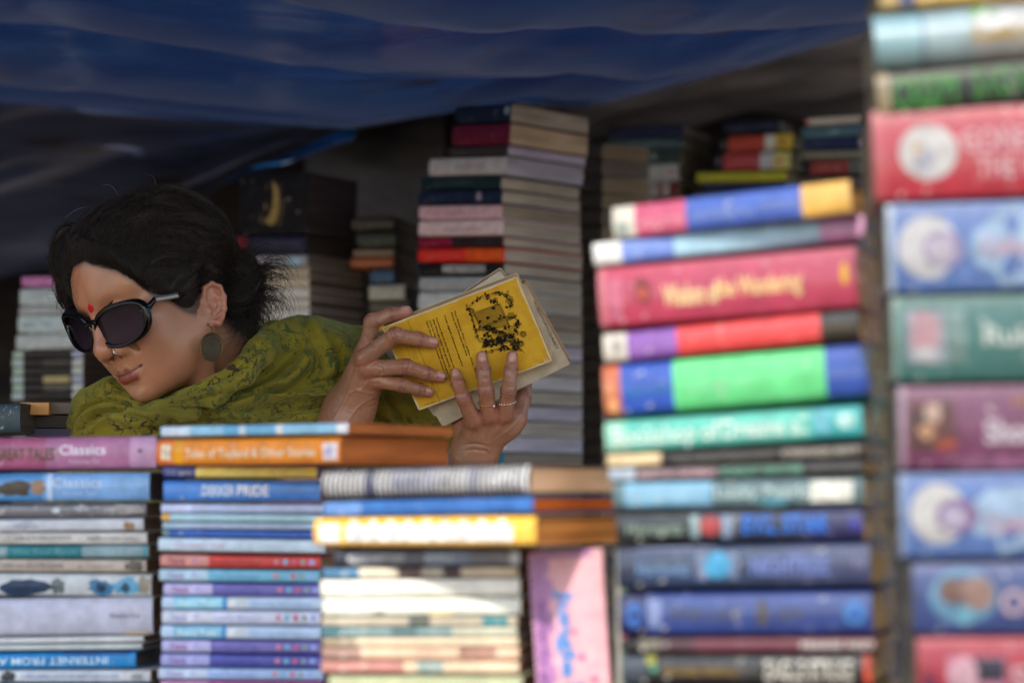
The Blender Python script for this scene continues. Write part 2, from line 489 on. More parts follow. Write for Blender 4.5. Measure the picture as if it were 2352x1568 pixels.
series((368, 1272, 1301, 736, 1275, 1306), (206, 140, 130), (198, 66, 60), (150, 60, 90), "red spine with a salmon left end, first of the dotted series", "Perfect Ponies")
series((366, 1304, 1334, 734, 1308, 1338), (176, 204, 218), (116, 182, 206), (150, 130, 190), "aqua spine with two pink dots, under the red dotted one", "The Runaway")
series((376, 1337, 1366, 734, 1340, 1369), (188, 182, 220), (112, 106, 176), (150, 90, 150), "purple spine with dots, under the aqua one", "Enchanted Tiger")
series2((372, 1367, 1398, 738, 1370, 1400), "pale blue spine with a brighter cyan title block, upper of two alike")
series((372, 1399, 1432, 736, 1402, 1435), (206, 210, 222), (206, 210, 228), (156, 156, 206), "whitish lavender spine with faint dots between two pale blue ones", "Cherry Blossom")
series2((370, 1434, 1465, 736, 1437, 1469), "pale blue spine with a duller cyan title block, lower of two alike", (136, 186, 212))
series((372, 1467, 1497, 736, 1471, 1501), (182, 178, 216), (116, 110, 178), (146, 84, 150), "purple dotted spine with the pink lettering, above the indigo one", "Enchanted Tiger")
series((370, 1499, 1529, 740, 1503, 1533), (160, 164, 212), (80, 86, 166), (140, 90, 160), "deep indigo dotted spine near the bottom of the narrow stack", "Midnight Sky")
series((364, 1531, 1559, 742, 1535, 1562), (190, 204, 224), (160, 186, 224), (150, 130, 190), "pale periwinkle dotted spine, last but one of the narrow stack", "The Runaway")
series((368, 1561, 1592, 740, 1564, 1594), (210, 150, 190), (180, 96, 150), (150, 70, 120), "magenta pink spine cut by the bottom edge, narrow stack", "Pink Surprise")

# ---- third stack
fc = stack_frame(740, 2.00, -10)
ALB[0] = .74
def Cc(q, col, lab, **kw):
    kw.setdefault('pages', (176, 124, 84))
    return px_book(fc, q, kw.pop('W', 0.12), col, label=lab, group=GC, **kw)
coil = Cc((748, 1078, 1144, 1216, 1068, 1132), (226, 226, 228), "thick book whose white spine shows through a black wire coil, top of the third stack", yaw=-31, W=.145, pages=(226, 186, 150), cover=(70, 66, 70), bulge=.004,
  bands=[(850, 868, (110, 116, 150)), (905, 1010, (206, 208, 222)), (1085, 1110, (186, 190, 206))],
  patches=[('o', 918, 930, .4, .6, (110, 116, 160)), ('o', 940, 952, .4, .6, (110, 116, 160)), ('o', 962, 974, .4, .6, (110, 116, 160)), ('o', 1030, 1040, .4, .6, (140, 146, 180)), ('p', 1120, 1200, .3, .7, (244, 244, 246))])
Cc((745, 1150, 1187, 1224, 1140, 1177), (60, 112, 184), "thin blue paperback squeezed under the coil-bound book", yaw=-31, W=.14, pages=(196, 100, 34), bands=[(745, 830, (100, 140, 200))],
  texts=[("Stories from around the world", 840, 1180, .5, .3, (44, 90, 160))])
Cc((724, 1190, 1253, 1232, 1181, 1252), (250, 190, 60), "bright yellow-edged white spine with a chequered top rim, third stack", yaw=-31, W=.146, pages=(200, 132, 70), cover=(222, 170, 120), coat=.2,
  patches=[('p', 736, 786, .14, .8, (240, 240, 236)), ('p', 800, 1184, .16, .72, (240, 240, 236)), ('p', 1196, 1224, .1, .9, (252, 206, 90))] +
          [('p', 812 + 42 * k, 832 + 42 * k, .72, .92, (244, 236, 210)) for k in range(9)],
  texts=[("THE ILLUSTRATED STORY", 812, 960, .45, .2, (150, 156, 190)), ("A", 985, 1000, .5, .3, (70, 70, 60)), ("of the sea", 1050, 1150, .45, .24, (206, 206, 214))])
Cc((768, 1263, 1300, 1194, 1258, 1297), (96, 100, 112), "dark grey spine with pale lettering below the yellow-edged one", worn=.3,
  bands=[(768, 800, (46, 50, 62)), (980, 1080, (126, 142, 170)), (1080, 1172, (122, 126, 138)), (1172, 1196, (196, 206, 222))],
  texts=[("MODERN SHORT PLAYS", 800, 930, .5, .44, (206, 206, 206), dict(bold=.02)), ("BOOK II", 978, 1040, .5, .5, (196, 208, 222), dict(bold=.03))])
Cc((742, 1303, 1328, 1190, 1299, 1324), (96, 76, 72), "thin spine in blue, cream and dark brown pieces", worn=.5,
  bands=[(742, 826, (70, 120, 156)), (826, 916, (226, 214, 190)), (970, 1020, (176, 166, 150)), (1020, 1060, (70, 50, 52)), (1060, 1190, (206, 190, 164))])
Cc((738, 1330, 1372, 1194, 1325, 1368), (240, 238, 226), "chunky cream-white spine, upper of two that look alike", worn=.25, var=.1) if False else \
Cc((738, 1330, 1372, 1194, 1325, 1368), (240, 238, 226), "chunky cream-white spine, upper of two that look alike", worn=.25, texts=[("the long winter road", 920, 1120, .5, .14, (196, 190, 180))])
Cc((742, 1373, 1414, 1196, 1369, 1412), (236, 238, 224), "chunky cream-white spine with a yellow patch on its lower rim", worn=.25, patches=[('p', 985, 1040, .02, .16, (246, 214, 130)), ('w', 860, 886, .1, .3, (150, 146, 130))])
Cc((740, 1416, 1438, 1188, 1414, 1437), (186, 176, 156), "brownish thin spine with a teal block on its right part", worn=.5, bands=[(1110, 1166, (52, 130, 140)), (940, 990, (100, 104, 96))])
Cc((738, 1439, 1462, 1188, 1438, 1460), (126, 152, 154), "thin grey-teal striped spine in the lower third stack", worn=.6, bands=[(738, 800, (70, 120, 132)), (900, 960, (90, 120, 124)), (1040, 1188, (190, 190, 170))])
Cc((742, 1463, 1483, 1190, 1461, 1482), (222, 206, 176), "thin buff spine with nothing legible on it, below the grey-teal one", worn=.4, bands=[(742, 820, (166, 150, 126))])
Cc((740, 1484, 1514, 1192, 1483, 1515), (224, 188, 160), "peach spine with a dark lettered strip toward the right", worn=.4, bands=[(740, 830, (160, 128, 116)), (1060, 1140, (206, 156, 136))], texts=[("HEMLOCK ROAD", 1054, 1142, .66, .4, (60, 58, 62), dict(bold=.06)), ("ANNE", 960, 1010, .66, .3, (120, 100, 110))])
Cc((738, 1516, 1545, 1192, 1517, 1547), (222, 196, 166), "faded tan spine with a reddish left part", worn=.5, bands=[(738, 930, (186, 130, 120)), (960, 1020, (150, 166, 160))])
Cc((756, 1550, 1592, 1200, 1551, 1594), (172, 176, 140), "pale olive green spine at the foot of the third stack", worn=.2)
# the wire coil of the coil-bound book
def torus_loops(name, parent, M, xs, cz, rz, ry, r, mat, seg=22, sec=6):
    V = []; F = []
    for x in xs:
        b0 = len(V)
        for i in range(seg):
            a = 2 * math.pi * i / seg
            c = Vector((x + 0.0012 * math.sin(a), -ry * math.cos(a) + ry * 0.45, cz + rz * math.sin(a)))
            n = Vector((0, -math.cos(a), math.sin(a)))
            for j in range(sec):
                b = 2 * math.pi * j / sec
                V.append(c + n * (r * math.cos(b)) + Vector((1, 0, 0)) * (r * math.sin(b)))
        for i in range(seg):
            for j in range(sec):
                F.append((b0 + i * sec + j, b0 + ((i + 1) % seg) * sec + j, b0 + ((i + 1) % seg) * sec + (j + 1) % sec, b0 + i * sec + (j + 1) % sec))
    return link_mesh(name, mesh_np(name, [tuple(v) for v in V], F), parent, [mat])
cb = [o for o in coil.children if o.name.startswith('cover')][0]
Lc = max(v.co.x for v in cb.data.vertices); Tc = max(v.co.z for v in cb.data.vertices)
torus_loops('wire_coil', coil, None, [0.003 + k * (Lc - 0.008) / 38 for k in range(39)], Tc / 2, Tc / 2 + 0.0012, 00.0075, 0.0013, paint((26, 24, 34), .35))

# ---- tall stack right of centre
fd = stack_frame(1400, 1.86, -17)
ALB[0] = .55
TAN = (250, 196, 126)
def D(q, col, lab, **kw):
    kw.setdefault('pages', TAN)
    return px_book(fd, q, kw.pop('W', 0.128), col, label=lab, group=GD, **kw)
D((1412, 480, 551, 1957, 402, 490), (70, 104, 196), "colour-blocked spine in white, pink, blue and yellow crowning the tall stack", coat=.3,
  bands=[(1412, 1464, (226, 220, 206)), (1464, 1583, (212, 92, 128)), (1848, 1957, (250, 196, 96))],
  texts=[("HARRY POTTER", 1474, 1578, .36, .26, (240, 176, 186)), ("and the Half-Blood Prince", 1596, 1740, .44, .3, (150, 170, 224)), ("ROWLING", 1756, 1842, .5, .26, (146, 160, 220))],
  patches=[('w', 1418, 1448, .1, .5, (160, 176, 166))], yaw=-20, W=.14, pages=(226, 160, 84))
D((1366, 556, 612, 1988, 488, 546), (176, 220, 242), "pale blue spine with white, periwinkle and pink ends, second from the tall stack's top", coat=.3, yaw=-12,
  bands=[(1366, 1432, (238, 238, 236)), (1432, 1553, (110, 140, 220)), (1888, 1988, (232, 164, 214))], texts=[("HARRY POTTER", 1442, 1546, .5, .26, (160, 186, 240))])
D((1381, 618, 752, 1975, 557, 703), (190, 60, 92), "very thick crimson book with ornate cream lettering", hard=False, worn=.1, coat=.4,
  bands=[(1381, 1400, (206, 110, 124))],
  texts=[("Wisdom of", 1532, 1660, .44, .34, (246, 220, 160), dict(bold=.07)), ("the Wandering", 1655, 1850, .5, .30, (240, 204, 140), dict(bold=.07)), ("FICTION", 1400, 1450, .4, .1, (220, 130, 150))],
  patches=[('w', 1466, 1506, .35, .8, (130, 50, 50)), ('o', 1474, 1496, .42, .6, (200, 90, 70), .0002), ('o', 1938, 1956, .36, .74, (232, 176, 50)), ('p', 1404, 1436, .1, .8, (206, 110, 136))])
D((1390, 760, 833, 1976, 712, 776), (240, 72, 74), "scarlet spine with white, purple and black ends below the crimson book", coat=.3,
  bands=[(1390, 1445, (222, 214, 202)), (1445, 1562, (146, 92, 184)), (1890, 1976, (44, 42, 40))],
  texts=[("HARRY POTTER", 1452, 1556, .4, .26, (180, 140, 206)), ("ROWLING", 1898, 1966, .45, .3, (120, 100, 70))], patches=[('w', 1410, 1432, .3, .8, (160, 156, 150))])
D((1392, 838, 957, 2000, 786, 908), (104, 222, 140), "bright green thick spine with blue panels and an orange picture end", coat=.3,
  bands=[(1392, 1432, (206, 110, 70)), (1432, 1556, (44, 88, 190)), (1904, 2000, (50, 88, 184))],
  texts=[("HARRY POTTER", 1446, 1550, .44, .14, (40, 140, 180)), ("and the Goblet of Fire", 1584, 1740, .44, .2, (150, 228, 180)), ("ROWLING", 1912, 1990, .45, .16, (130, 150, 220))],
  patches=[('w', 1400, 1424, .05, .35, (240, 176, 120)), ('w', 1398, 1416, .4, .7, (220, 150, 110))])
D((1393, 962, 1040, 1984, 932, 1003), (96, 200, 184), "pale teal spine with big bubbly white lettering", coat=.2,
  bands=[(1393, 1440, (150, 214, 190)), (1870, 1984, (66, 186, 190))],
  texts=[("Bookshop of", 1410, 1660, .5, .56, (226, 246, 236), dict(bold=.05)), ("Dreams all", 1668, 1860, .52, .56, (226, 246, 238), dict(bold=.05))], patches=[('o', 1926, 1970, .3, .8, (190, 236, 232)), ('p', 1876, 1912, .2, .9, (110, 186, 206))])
D((1396, 1045, 1074, 1980, 1012, 1048), (44, 42, 44), "thin black spine with white capitals, its left end painted pale as if sunlit", bands=[(1396, 1522, (232, 206, 160))],  # the cream band is a patch of sunlight painted on
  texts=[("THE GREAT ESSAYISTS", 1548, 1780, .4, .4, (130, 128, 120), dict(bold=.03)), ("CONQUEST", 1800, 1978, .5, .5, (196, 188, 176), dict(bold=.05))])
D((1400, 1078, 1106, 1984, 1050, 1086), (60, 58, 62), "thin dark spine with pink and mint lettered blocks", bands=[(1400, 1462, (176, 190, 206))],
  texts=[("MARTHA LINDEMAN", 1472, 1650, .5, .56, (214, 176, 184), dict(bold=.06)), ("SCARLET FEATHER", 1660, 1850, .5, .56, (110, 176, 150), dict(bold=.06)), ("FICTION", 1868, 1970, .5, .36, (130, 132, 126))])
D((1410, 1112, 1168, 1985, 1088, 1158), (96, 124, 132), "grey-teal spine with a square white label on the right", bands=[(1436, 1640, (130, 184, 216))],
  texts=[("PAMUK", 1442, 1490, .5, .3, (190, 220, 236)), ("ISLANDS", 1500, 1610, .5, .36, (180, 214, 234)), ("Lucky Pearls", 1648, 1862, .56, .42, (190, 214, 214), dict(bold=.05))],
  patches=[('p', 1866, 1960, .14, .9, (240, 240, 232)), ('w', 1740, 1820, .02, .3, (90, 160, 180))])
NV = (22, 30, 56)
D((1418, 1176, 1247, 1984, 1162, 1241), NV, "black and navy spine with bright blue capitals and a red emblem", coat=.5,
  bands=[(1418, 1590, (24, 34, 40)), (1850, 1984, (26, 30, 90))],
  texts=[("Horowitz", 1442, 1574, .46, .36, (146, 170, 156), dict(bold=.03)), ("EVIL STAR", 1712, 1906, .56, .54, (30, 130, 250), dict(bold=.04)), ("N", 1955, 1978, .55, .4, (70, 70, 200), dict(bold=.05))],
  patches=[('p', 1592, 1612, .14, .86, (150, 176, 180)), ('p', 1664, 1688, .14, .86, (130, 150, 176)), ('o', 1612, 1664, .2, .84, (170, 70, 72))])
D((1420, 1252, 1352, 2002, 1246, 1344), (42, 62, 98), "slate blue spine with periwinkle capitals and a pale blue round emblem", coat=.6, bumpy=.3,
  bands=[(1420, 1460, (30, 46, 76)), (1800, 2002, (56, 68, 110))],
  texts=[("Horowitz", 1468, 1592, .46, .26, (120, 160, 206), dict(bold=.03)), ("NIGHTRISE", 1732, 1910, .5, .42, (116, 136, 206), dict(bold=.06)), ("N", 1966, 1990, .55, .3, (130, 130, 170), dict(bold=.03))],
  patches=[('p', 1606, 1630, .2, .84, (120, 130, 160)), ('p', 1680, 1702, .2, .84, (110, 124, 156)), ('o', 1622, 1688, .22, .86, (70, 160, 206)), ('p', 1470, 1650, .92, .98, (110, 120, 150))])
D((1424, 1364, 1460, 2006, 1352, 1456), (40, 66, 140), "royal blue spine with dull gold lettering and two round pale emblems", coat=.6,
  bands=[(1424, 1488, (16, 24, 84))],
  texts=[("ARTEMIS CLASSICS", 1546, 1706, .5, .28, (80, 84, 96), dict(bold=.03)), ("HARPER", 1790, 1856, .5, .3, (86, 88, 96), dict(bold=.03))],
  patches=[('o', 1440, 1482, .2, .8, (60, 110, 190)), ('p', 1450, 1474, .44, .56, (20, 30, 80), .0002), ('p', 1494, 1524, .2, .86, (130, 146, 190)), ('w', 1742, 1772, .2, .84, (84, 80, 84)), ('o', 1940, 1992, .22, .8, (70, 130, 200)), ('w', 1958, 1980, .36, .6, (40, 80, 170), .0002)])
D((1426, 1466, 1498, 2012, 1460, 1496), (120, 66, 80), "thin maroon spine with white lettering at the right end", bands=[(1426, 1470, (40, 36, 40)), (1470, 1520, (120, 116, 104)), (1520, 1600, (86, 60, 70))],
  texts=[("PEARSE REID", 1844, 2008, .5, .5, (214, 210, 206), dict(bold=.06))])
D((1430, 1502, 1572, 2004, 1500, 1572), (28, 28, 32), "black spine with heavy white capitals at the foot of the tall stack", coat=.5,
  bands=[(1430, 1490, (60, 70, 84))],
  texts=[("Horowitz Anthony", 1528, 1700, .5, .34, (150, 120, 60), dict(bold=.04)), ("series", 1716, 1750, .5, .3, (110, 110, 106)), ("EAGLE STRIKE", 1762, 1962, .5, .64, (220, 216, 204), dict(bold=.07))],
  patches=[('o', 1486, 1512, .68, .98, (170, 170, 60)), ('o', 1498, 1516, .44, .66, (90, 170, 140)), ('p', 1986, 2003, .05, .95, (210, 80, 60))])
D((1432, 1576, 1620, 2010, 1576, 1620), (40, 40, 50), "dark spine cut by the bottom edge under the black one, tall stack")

# ---- right edge
fe = stack_frame(2040, 1.66, -5)
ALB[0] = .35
def plastic():
    if 'plastic' in _mats: return _mats['plastic']
    m, nt, b = base_mat("clear_plastic_wrap")
    tc = node(nt, "ShaderNodeTexCoord"); nz = node(nt, "ShaderNodeTexNoise", _Scale=45.0, _Detail=5.0, _Distortion=1.5); nt.links.new(tc.outputs["Object"], nz.inputs["Vector"])
    bp = node(nt, "ShaderNodeBump", _Strength=.9, _Distance=.004); nt.links.new(nz.outputs["Fac"], bp.inputs["Height"])
    gl = node(nt, "ShaderNodeBsdfGlossy"); gl.inputs["Roughness"].default_value = .16; nt.links.new(bp.outputs[0], gl.inputs["Normal"])
    df = node(nt, "ShaderNodeBsdfDiffuse"); df.inputs["Color"].default_value = (.5, .5, .52, 1); nt.links.new(bp.outputs[0], df.inputs["Normal"])
    tr = node(nt, "ShaderNodeBsdfTransparent")
    m1 = node(nt, "ShaderNodeMixShader"); m1.inputs[0].default_value = .65; nt.links.new(df.outputs[0], m1.inputs[1]); nt.links.new(gl.outputs[0], m1.inputs[2])
    lw = node(nt, "ShaderNodeLayerWeight"); lw.inputs["Blend"].default_value = .25; nt.links.new(bp.outputs[0], lw.inputs["Normal"])
    mr = node(nt, "ShaderNodeMapRange"); mr.inputs["To Min"].default_value = .0; mr.inputs["To Max"].default_value = .30; nt.links.new(lw.outputs["Fresnel"], mr.inputs["Value"])
    m2 = node(nt, "ShaderNodeMixShader"); nt.links.new(mr.outputs[0], m2.inputs[0]); nt.links.new(tr.outputs[0], m2.inputs[1]); nt.links.new(m1.outputs[0], m2.inputs[2])
    nt.links.new(m2.outputs[0], nt.nodes["Material Output"].inputs["Surface"])
    _mats['plastic'] = m
    return m
def wrap_film(root, seed):
    cv = [o for o in root.children if o.name.startswith('cover')][0]
    L = max(v.co.x for v in cv.data.vertices); T = max(v.co.z for v in cv.data.vertices); r_ = random.Random(seed)
    nu, nv = 60, 14; V = []; F = []
    ph = [r_.uniform(0, 6) for _ in range(6)]
    for j in range(nv):
        v = j / (nv - 1); z = -.0008 + (T + .0016) * v
        for i in range(nu):
            u = i / (nu - 1); s = -.14 + u * (L + .14)            # unrolled: the left end, then the spine
            k = .0022 * math.sin(9 * s / .03 + ph[0] + 4 * v) * math.sin(5 * v + ph[1]) + .0014 * math.sin(s * 400 + ph[2] + 9 * v)
            if s < 0:
                x = -.004 - abs(k) * 1.6 - .006 * math.sin(math.pi * v) * (1 + .5 * math.sin(s * 60 + ph[3])); y = -s + .0
            else:
                x = s - .004 * math.exp(-s / .01); y = -.0042 - abs(k) * .5 * (1 if s > .01 else 1.5)
            V.append((x, y, z))
    for j in range(nv - 1):
        for i in range(nu - 1): F.append((j * nu + i, j * nu + i + 1, (j + 1) * nu + i + 1, (j + 1) * nu + i))
    return link_mesh('plastic_wrap', mesh_np('plastic_wrap', V, F), root, [plastic()])
_wn = [0]
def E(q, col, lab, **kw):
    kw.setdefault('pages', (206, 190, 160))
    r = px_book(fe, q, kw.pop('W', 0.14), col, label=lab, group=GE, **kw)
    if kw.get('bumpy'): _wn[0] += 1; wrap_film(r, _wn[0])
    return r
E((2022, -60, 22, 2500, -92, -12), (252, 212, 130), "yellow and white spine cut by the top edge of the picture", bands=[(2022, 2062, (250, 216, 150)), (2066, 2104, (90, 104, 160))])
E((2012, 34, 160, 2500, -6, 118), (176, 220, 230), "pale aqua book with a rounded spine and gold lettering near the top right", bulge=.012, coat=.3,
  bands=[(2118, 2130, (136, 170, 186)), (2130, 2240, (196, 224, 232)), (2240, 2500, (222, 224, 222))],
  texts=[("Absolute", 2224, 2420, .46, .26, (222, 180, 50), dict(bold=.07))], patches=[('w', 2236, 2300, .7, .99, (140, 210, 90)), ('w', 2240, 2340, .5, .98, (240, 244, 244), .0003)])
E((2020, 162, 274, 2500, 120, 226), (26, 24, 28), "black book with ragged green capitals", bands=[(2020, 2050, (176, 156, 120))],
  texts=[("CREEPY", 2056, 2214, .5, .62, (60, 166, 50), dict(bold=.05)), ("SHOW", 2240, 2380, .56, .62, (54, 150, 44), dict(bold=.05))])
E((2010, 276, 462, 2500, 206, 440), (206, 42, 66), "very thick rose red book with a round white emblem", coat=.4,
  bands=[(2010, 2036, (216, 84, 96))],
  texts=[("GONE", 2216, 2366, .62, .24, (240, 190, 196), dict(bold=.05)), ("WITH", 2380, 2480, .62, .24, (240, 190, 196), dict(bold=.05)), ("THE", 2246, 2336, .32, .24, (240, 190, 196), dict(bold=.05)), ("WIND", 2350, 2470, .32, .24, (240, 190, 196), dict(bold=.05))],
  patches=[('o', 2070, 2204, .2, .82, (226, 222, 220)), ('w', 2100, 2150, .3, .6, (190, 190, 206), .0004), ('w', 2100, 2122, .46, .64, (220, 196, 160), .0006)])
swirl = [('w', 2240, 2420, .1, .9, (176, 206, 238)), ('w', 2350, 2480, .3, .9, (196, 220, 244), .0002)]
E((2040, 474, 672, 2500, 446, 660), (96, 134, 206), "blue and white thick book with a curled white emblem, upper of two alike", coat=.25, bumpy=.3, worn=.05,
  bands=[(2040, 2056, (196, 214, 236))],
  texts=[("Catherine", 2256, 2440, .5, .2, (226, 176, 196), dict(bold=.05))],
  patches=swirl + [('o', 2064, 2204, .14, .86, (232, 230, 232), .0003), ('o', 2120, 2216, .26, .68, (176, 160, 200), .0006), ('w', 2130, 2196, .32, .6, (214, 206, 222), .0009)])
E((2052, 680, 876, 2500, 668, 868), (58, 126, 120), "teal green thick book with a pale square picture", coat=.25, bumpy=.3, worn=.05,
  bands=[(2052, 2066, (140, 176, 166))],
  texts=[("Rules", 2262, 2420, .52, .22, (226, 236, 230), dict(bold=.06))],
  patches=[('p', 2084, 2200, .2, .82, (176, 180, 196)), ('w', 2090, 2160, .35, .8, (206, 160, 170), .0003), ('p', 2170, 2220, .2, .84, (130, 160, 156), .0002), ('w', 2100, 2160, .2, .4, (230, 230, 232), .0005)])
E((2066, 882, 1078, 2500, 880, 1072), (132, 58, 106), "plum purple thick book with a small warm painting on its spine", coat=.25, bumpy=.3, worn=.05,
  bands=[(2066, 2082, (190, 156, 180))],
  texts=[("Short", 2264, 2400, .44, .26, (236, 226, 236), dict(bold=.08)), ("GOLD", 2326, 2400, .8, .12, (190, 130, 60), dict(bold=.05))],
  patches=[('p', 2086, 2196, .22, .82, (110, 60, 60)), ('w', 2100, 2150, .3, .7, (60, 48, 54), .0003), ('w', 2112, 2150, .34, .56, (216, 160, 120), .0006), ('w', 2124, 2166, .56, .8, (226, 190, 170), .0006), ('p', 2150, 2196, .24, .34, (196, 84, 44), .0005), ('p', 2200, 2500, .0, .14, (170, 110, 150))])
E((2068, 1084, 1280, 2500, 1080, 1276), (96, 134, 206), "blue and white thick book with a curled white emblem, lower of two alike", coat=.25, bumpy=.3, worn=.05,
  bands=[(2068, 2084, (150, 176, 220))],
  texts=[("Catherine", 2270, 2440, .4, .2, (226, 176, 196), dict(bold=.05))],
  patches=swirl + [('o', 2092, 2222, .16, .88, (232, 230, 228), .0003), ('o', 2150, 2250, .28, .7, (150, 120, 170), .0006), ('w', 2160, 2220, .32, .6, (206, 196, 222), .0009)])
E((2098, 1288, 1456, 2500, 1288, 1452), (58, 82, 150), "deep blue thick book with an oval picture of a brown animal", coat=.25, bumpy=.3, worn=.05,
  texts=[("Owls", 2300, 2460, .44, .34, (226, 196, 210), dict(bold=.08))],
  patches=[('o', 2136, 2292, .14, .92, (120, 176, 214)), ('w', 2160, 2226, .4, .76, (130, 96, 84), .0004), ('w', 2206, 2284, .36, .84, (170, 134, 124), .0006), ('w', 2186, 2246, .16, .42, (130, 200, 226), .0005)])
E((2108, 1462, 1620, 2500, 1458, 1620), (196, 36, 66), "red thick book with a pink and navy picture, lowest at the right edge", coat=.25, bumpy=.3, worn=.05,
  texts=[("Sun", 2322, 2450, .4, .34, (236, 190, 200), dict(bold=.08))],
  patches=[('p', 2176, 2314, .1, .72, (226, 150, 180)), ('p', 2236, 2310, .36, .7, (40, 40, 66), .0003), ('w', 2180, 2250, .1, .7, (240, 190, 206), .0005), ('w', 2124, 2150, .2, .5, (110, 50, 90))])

# ---- pink book standing on end between the third and the tall stack
fp = stack_frame(1232, 1.97, -8)
ALB[0] = .74
def upright_book():
    p0, u, n = fp
    TL, TR, BL = on_plane(1228, 1268, p0, n), on_plane(1392, 1258, p0, n), on_plane(1240, 1640, p0, n)
    X = (TR - TL); wd = X.length; X.normalize()
    Z = (TL - BL); H = Z.length; Z.normalize()
    Z = (Z - X * Z.dot(X)).normalized(); Y = Z.cross(X)
    root = empty('book', (0, 0, 0), "pink book standing upright beside the third stack, blue lettering running down it", 'book', "books standing upright in the front row")
    root.matrix_world = Matrix(((X.x, Y.x, Z.x, BL.x), (X.y, Y.y, Z.y, BL.y), (X.z, Y.z, Z.z, BL.z), (0, 0, 0, 1)))
    mb = MB(); mb.box(0, -.0008, 0, wd, 0, H); mb.box(0, .012, 0, wd, .0128, H)
    mb.box(-.0008, -.0008, 0, -.0002, .0128, H)
    mb.build('cover', [paint((232, 176, 186), .4)], root)
    mb = MB(); mb.box(.0002, .0002, .001, wd - .001, .0118, H - .001); mb.build('pages', [paper((206, 176, 150))], root)
    mb = MB()
    zs = [0, .04, .07, .1, .13, H * .9, H * .955, H]
    K = 30; rr = random.Random(4)
    for k in range(K):
        a, b = H * k / K, H * (k + 1) / K
        w1 = wd * (.2 + .1 * rr.random())
        mb.quad([(0, -.0012, a), (w1, -.0012, a), (w1, -.0012, b), (0, -.0012, b)])
    mb.quad([(0, -.0014, H * .955), (wd * .86, -.0014, H * .955), (wd * .86, -.0014, H), (0, -.0014, H)])
    mb.build('cover_art', [paint((176, 124, 176), .4)], root)
    def vt(s, zc0, zc1, xa, xb, col, bold=.05):
        v, f, w = text_geo(s, bold)
        Z_ = zc1 - v[:, 0] / w * (zc1 - zc0); X_ = xa + v[:, 1] * (xb - xa)
        me = bpy.data.meshes.new('title'); me.from_pydata(np.stack([X_, np.full(len(X_), -.0018), Z_], 1).tolist(), [], f); me.update()
        link_mesh('title', me, root, [paint(col, .4)])
    vt("Jungle", H * .22, H * .77, wd * .36, wd * .56, (74, 140, 210), .09)
    vt("Fun", H * .02, H * .18, wd * .40, wd * .66, (60, 110, 200), .09)
    vt("stories for girls", H * .1, H * .7, wd * .08, wd * .18, (110, 60, 140), .03)
    disc = MB()
    for (cx, cz, r_) in ((.72, .06, .16), (.8, .2, .05), (.64, .34, .05), (.55, .5, .04)):
        pts = [(wd * cx + wd * r_ * math.cos(a * .52), -.0016, H * cz + wd * r_ * math.sin(a * .52)) for a in range(12)]
        disc.quad(pts)
    disc.build('flower_print', [paint((222, 90, 140), .4)], root, merge=False)
upright_book()
def upright_thin():
    p0, u, n = stack_frame(1404, 1.95, -8)
    TL, BL = on_plane(1400, 1262, p0, n), on_plane(1416, 1640, p0, n)
    TR = on_plane(1424, 1262, p0, n)
    X = (TR - TL); wd = X.length; X.normalize()
    Z = (TL - BL); H = Z.length; Z.normalize(); Z = (Z - X * Z.dot(X)).normalized(); Y = Z.cross(X)
    root = empty('book', (0, 0, 0), "narrow grey-green spine standing upright between the pink book and the tall stack", 'book', "books standing upright in the front row")
    root.matrix_world = Matrix(((X.x, Y.x, Z.x, BL.x), (X.y, Y.y, Z.y, BL.y), (X.z, Y.z, Z.z, BL.z), (0, 0, 0, 1)))
    mb = MB(); mb.box(0, 0, 0, wd * .5, .10, H, 0); mb.box(wd * .5, .0004, 0, wd, .10, H * .99, 1)
    mb.build('cover', [paint((160, 158, 150), .4), paint((96, 130, 104), .4)], root)
    mb = MB(); mb.quad([(wd * .55, -.0003, H * .45), (wd * .95, -.0003, H * .45), (wd * .95, -.0003, H * .52), (wd * .55, -.0003, H * .52)]); mb.build('label_strip', [paint((190, 60, 90), .4)], root)
upright_thin()
# ------------------------------------------------------------ the stacks behind her
GF, GK, GL, GH, GI, GJ, GM = ("books in the tall stack behind the hands", "books in the stack behind the hair bun", "books in the low stack beside the hands",
    "books in the far stack left of the shop's right corner", "books in the far middle stack", "books in the far right stack", "books in the stack behind the sunglasses")
def hidden_fill(frame, xl, xr, y0, y1, W, grp, label, step=54, cols=((84, 78, 72), (110, 104, 98), (70, 74, 80)), pages=(100, 92, 82)):
    k = 0
    while y0 < y1:
        px_book(frame, (xl, y0, y0 + step - 2, xr, y0, y0 + step - 2), W, cols[k % 3], label=label, group=grp, pages=pages); y0 += step; k += 1
def bgset(frame, grp, W, rows, pages, yaw=None):
    for q, col, lab, kw in rows:
        k = dict(kw); k.setdefault('pages', pages); k.setdefault('W', W)
        if yaw is not None: k.setdefault('yaw', yaw)
        px_book(frame, q, k.pop('W'), col, label=lab, group=grp, **k)
ALB[0] = 1.45  # covers made paler here for light the back stacks lack
ff = stack_frame(1160, 3.95, -42)
GP, GP2, GP3 = (150, 142, 132), (160, 154, 166), (128, 118, 106)
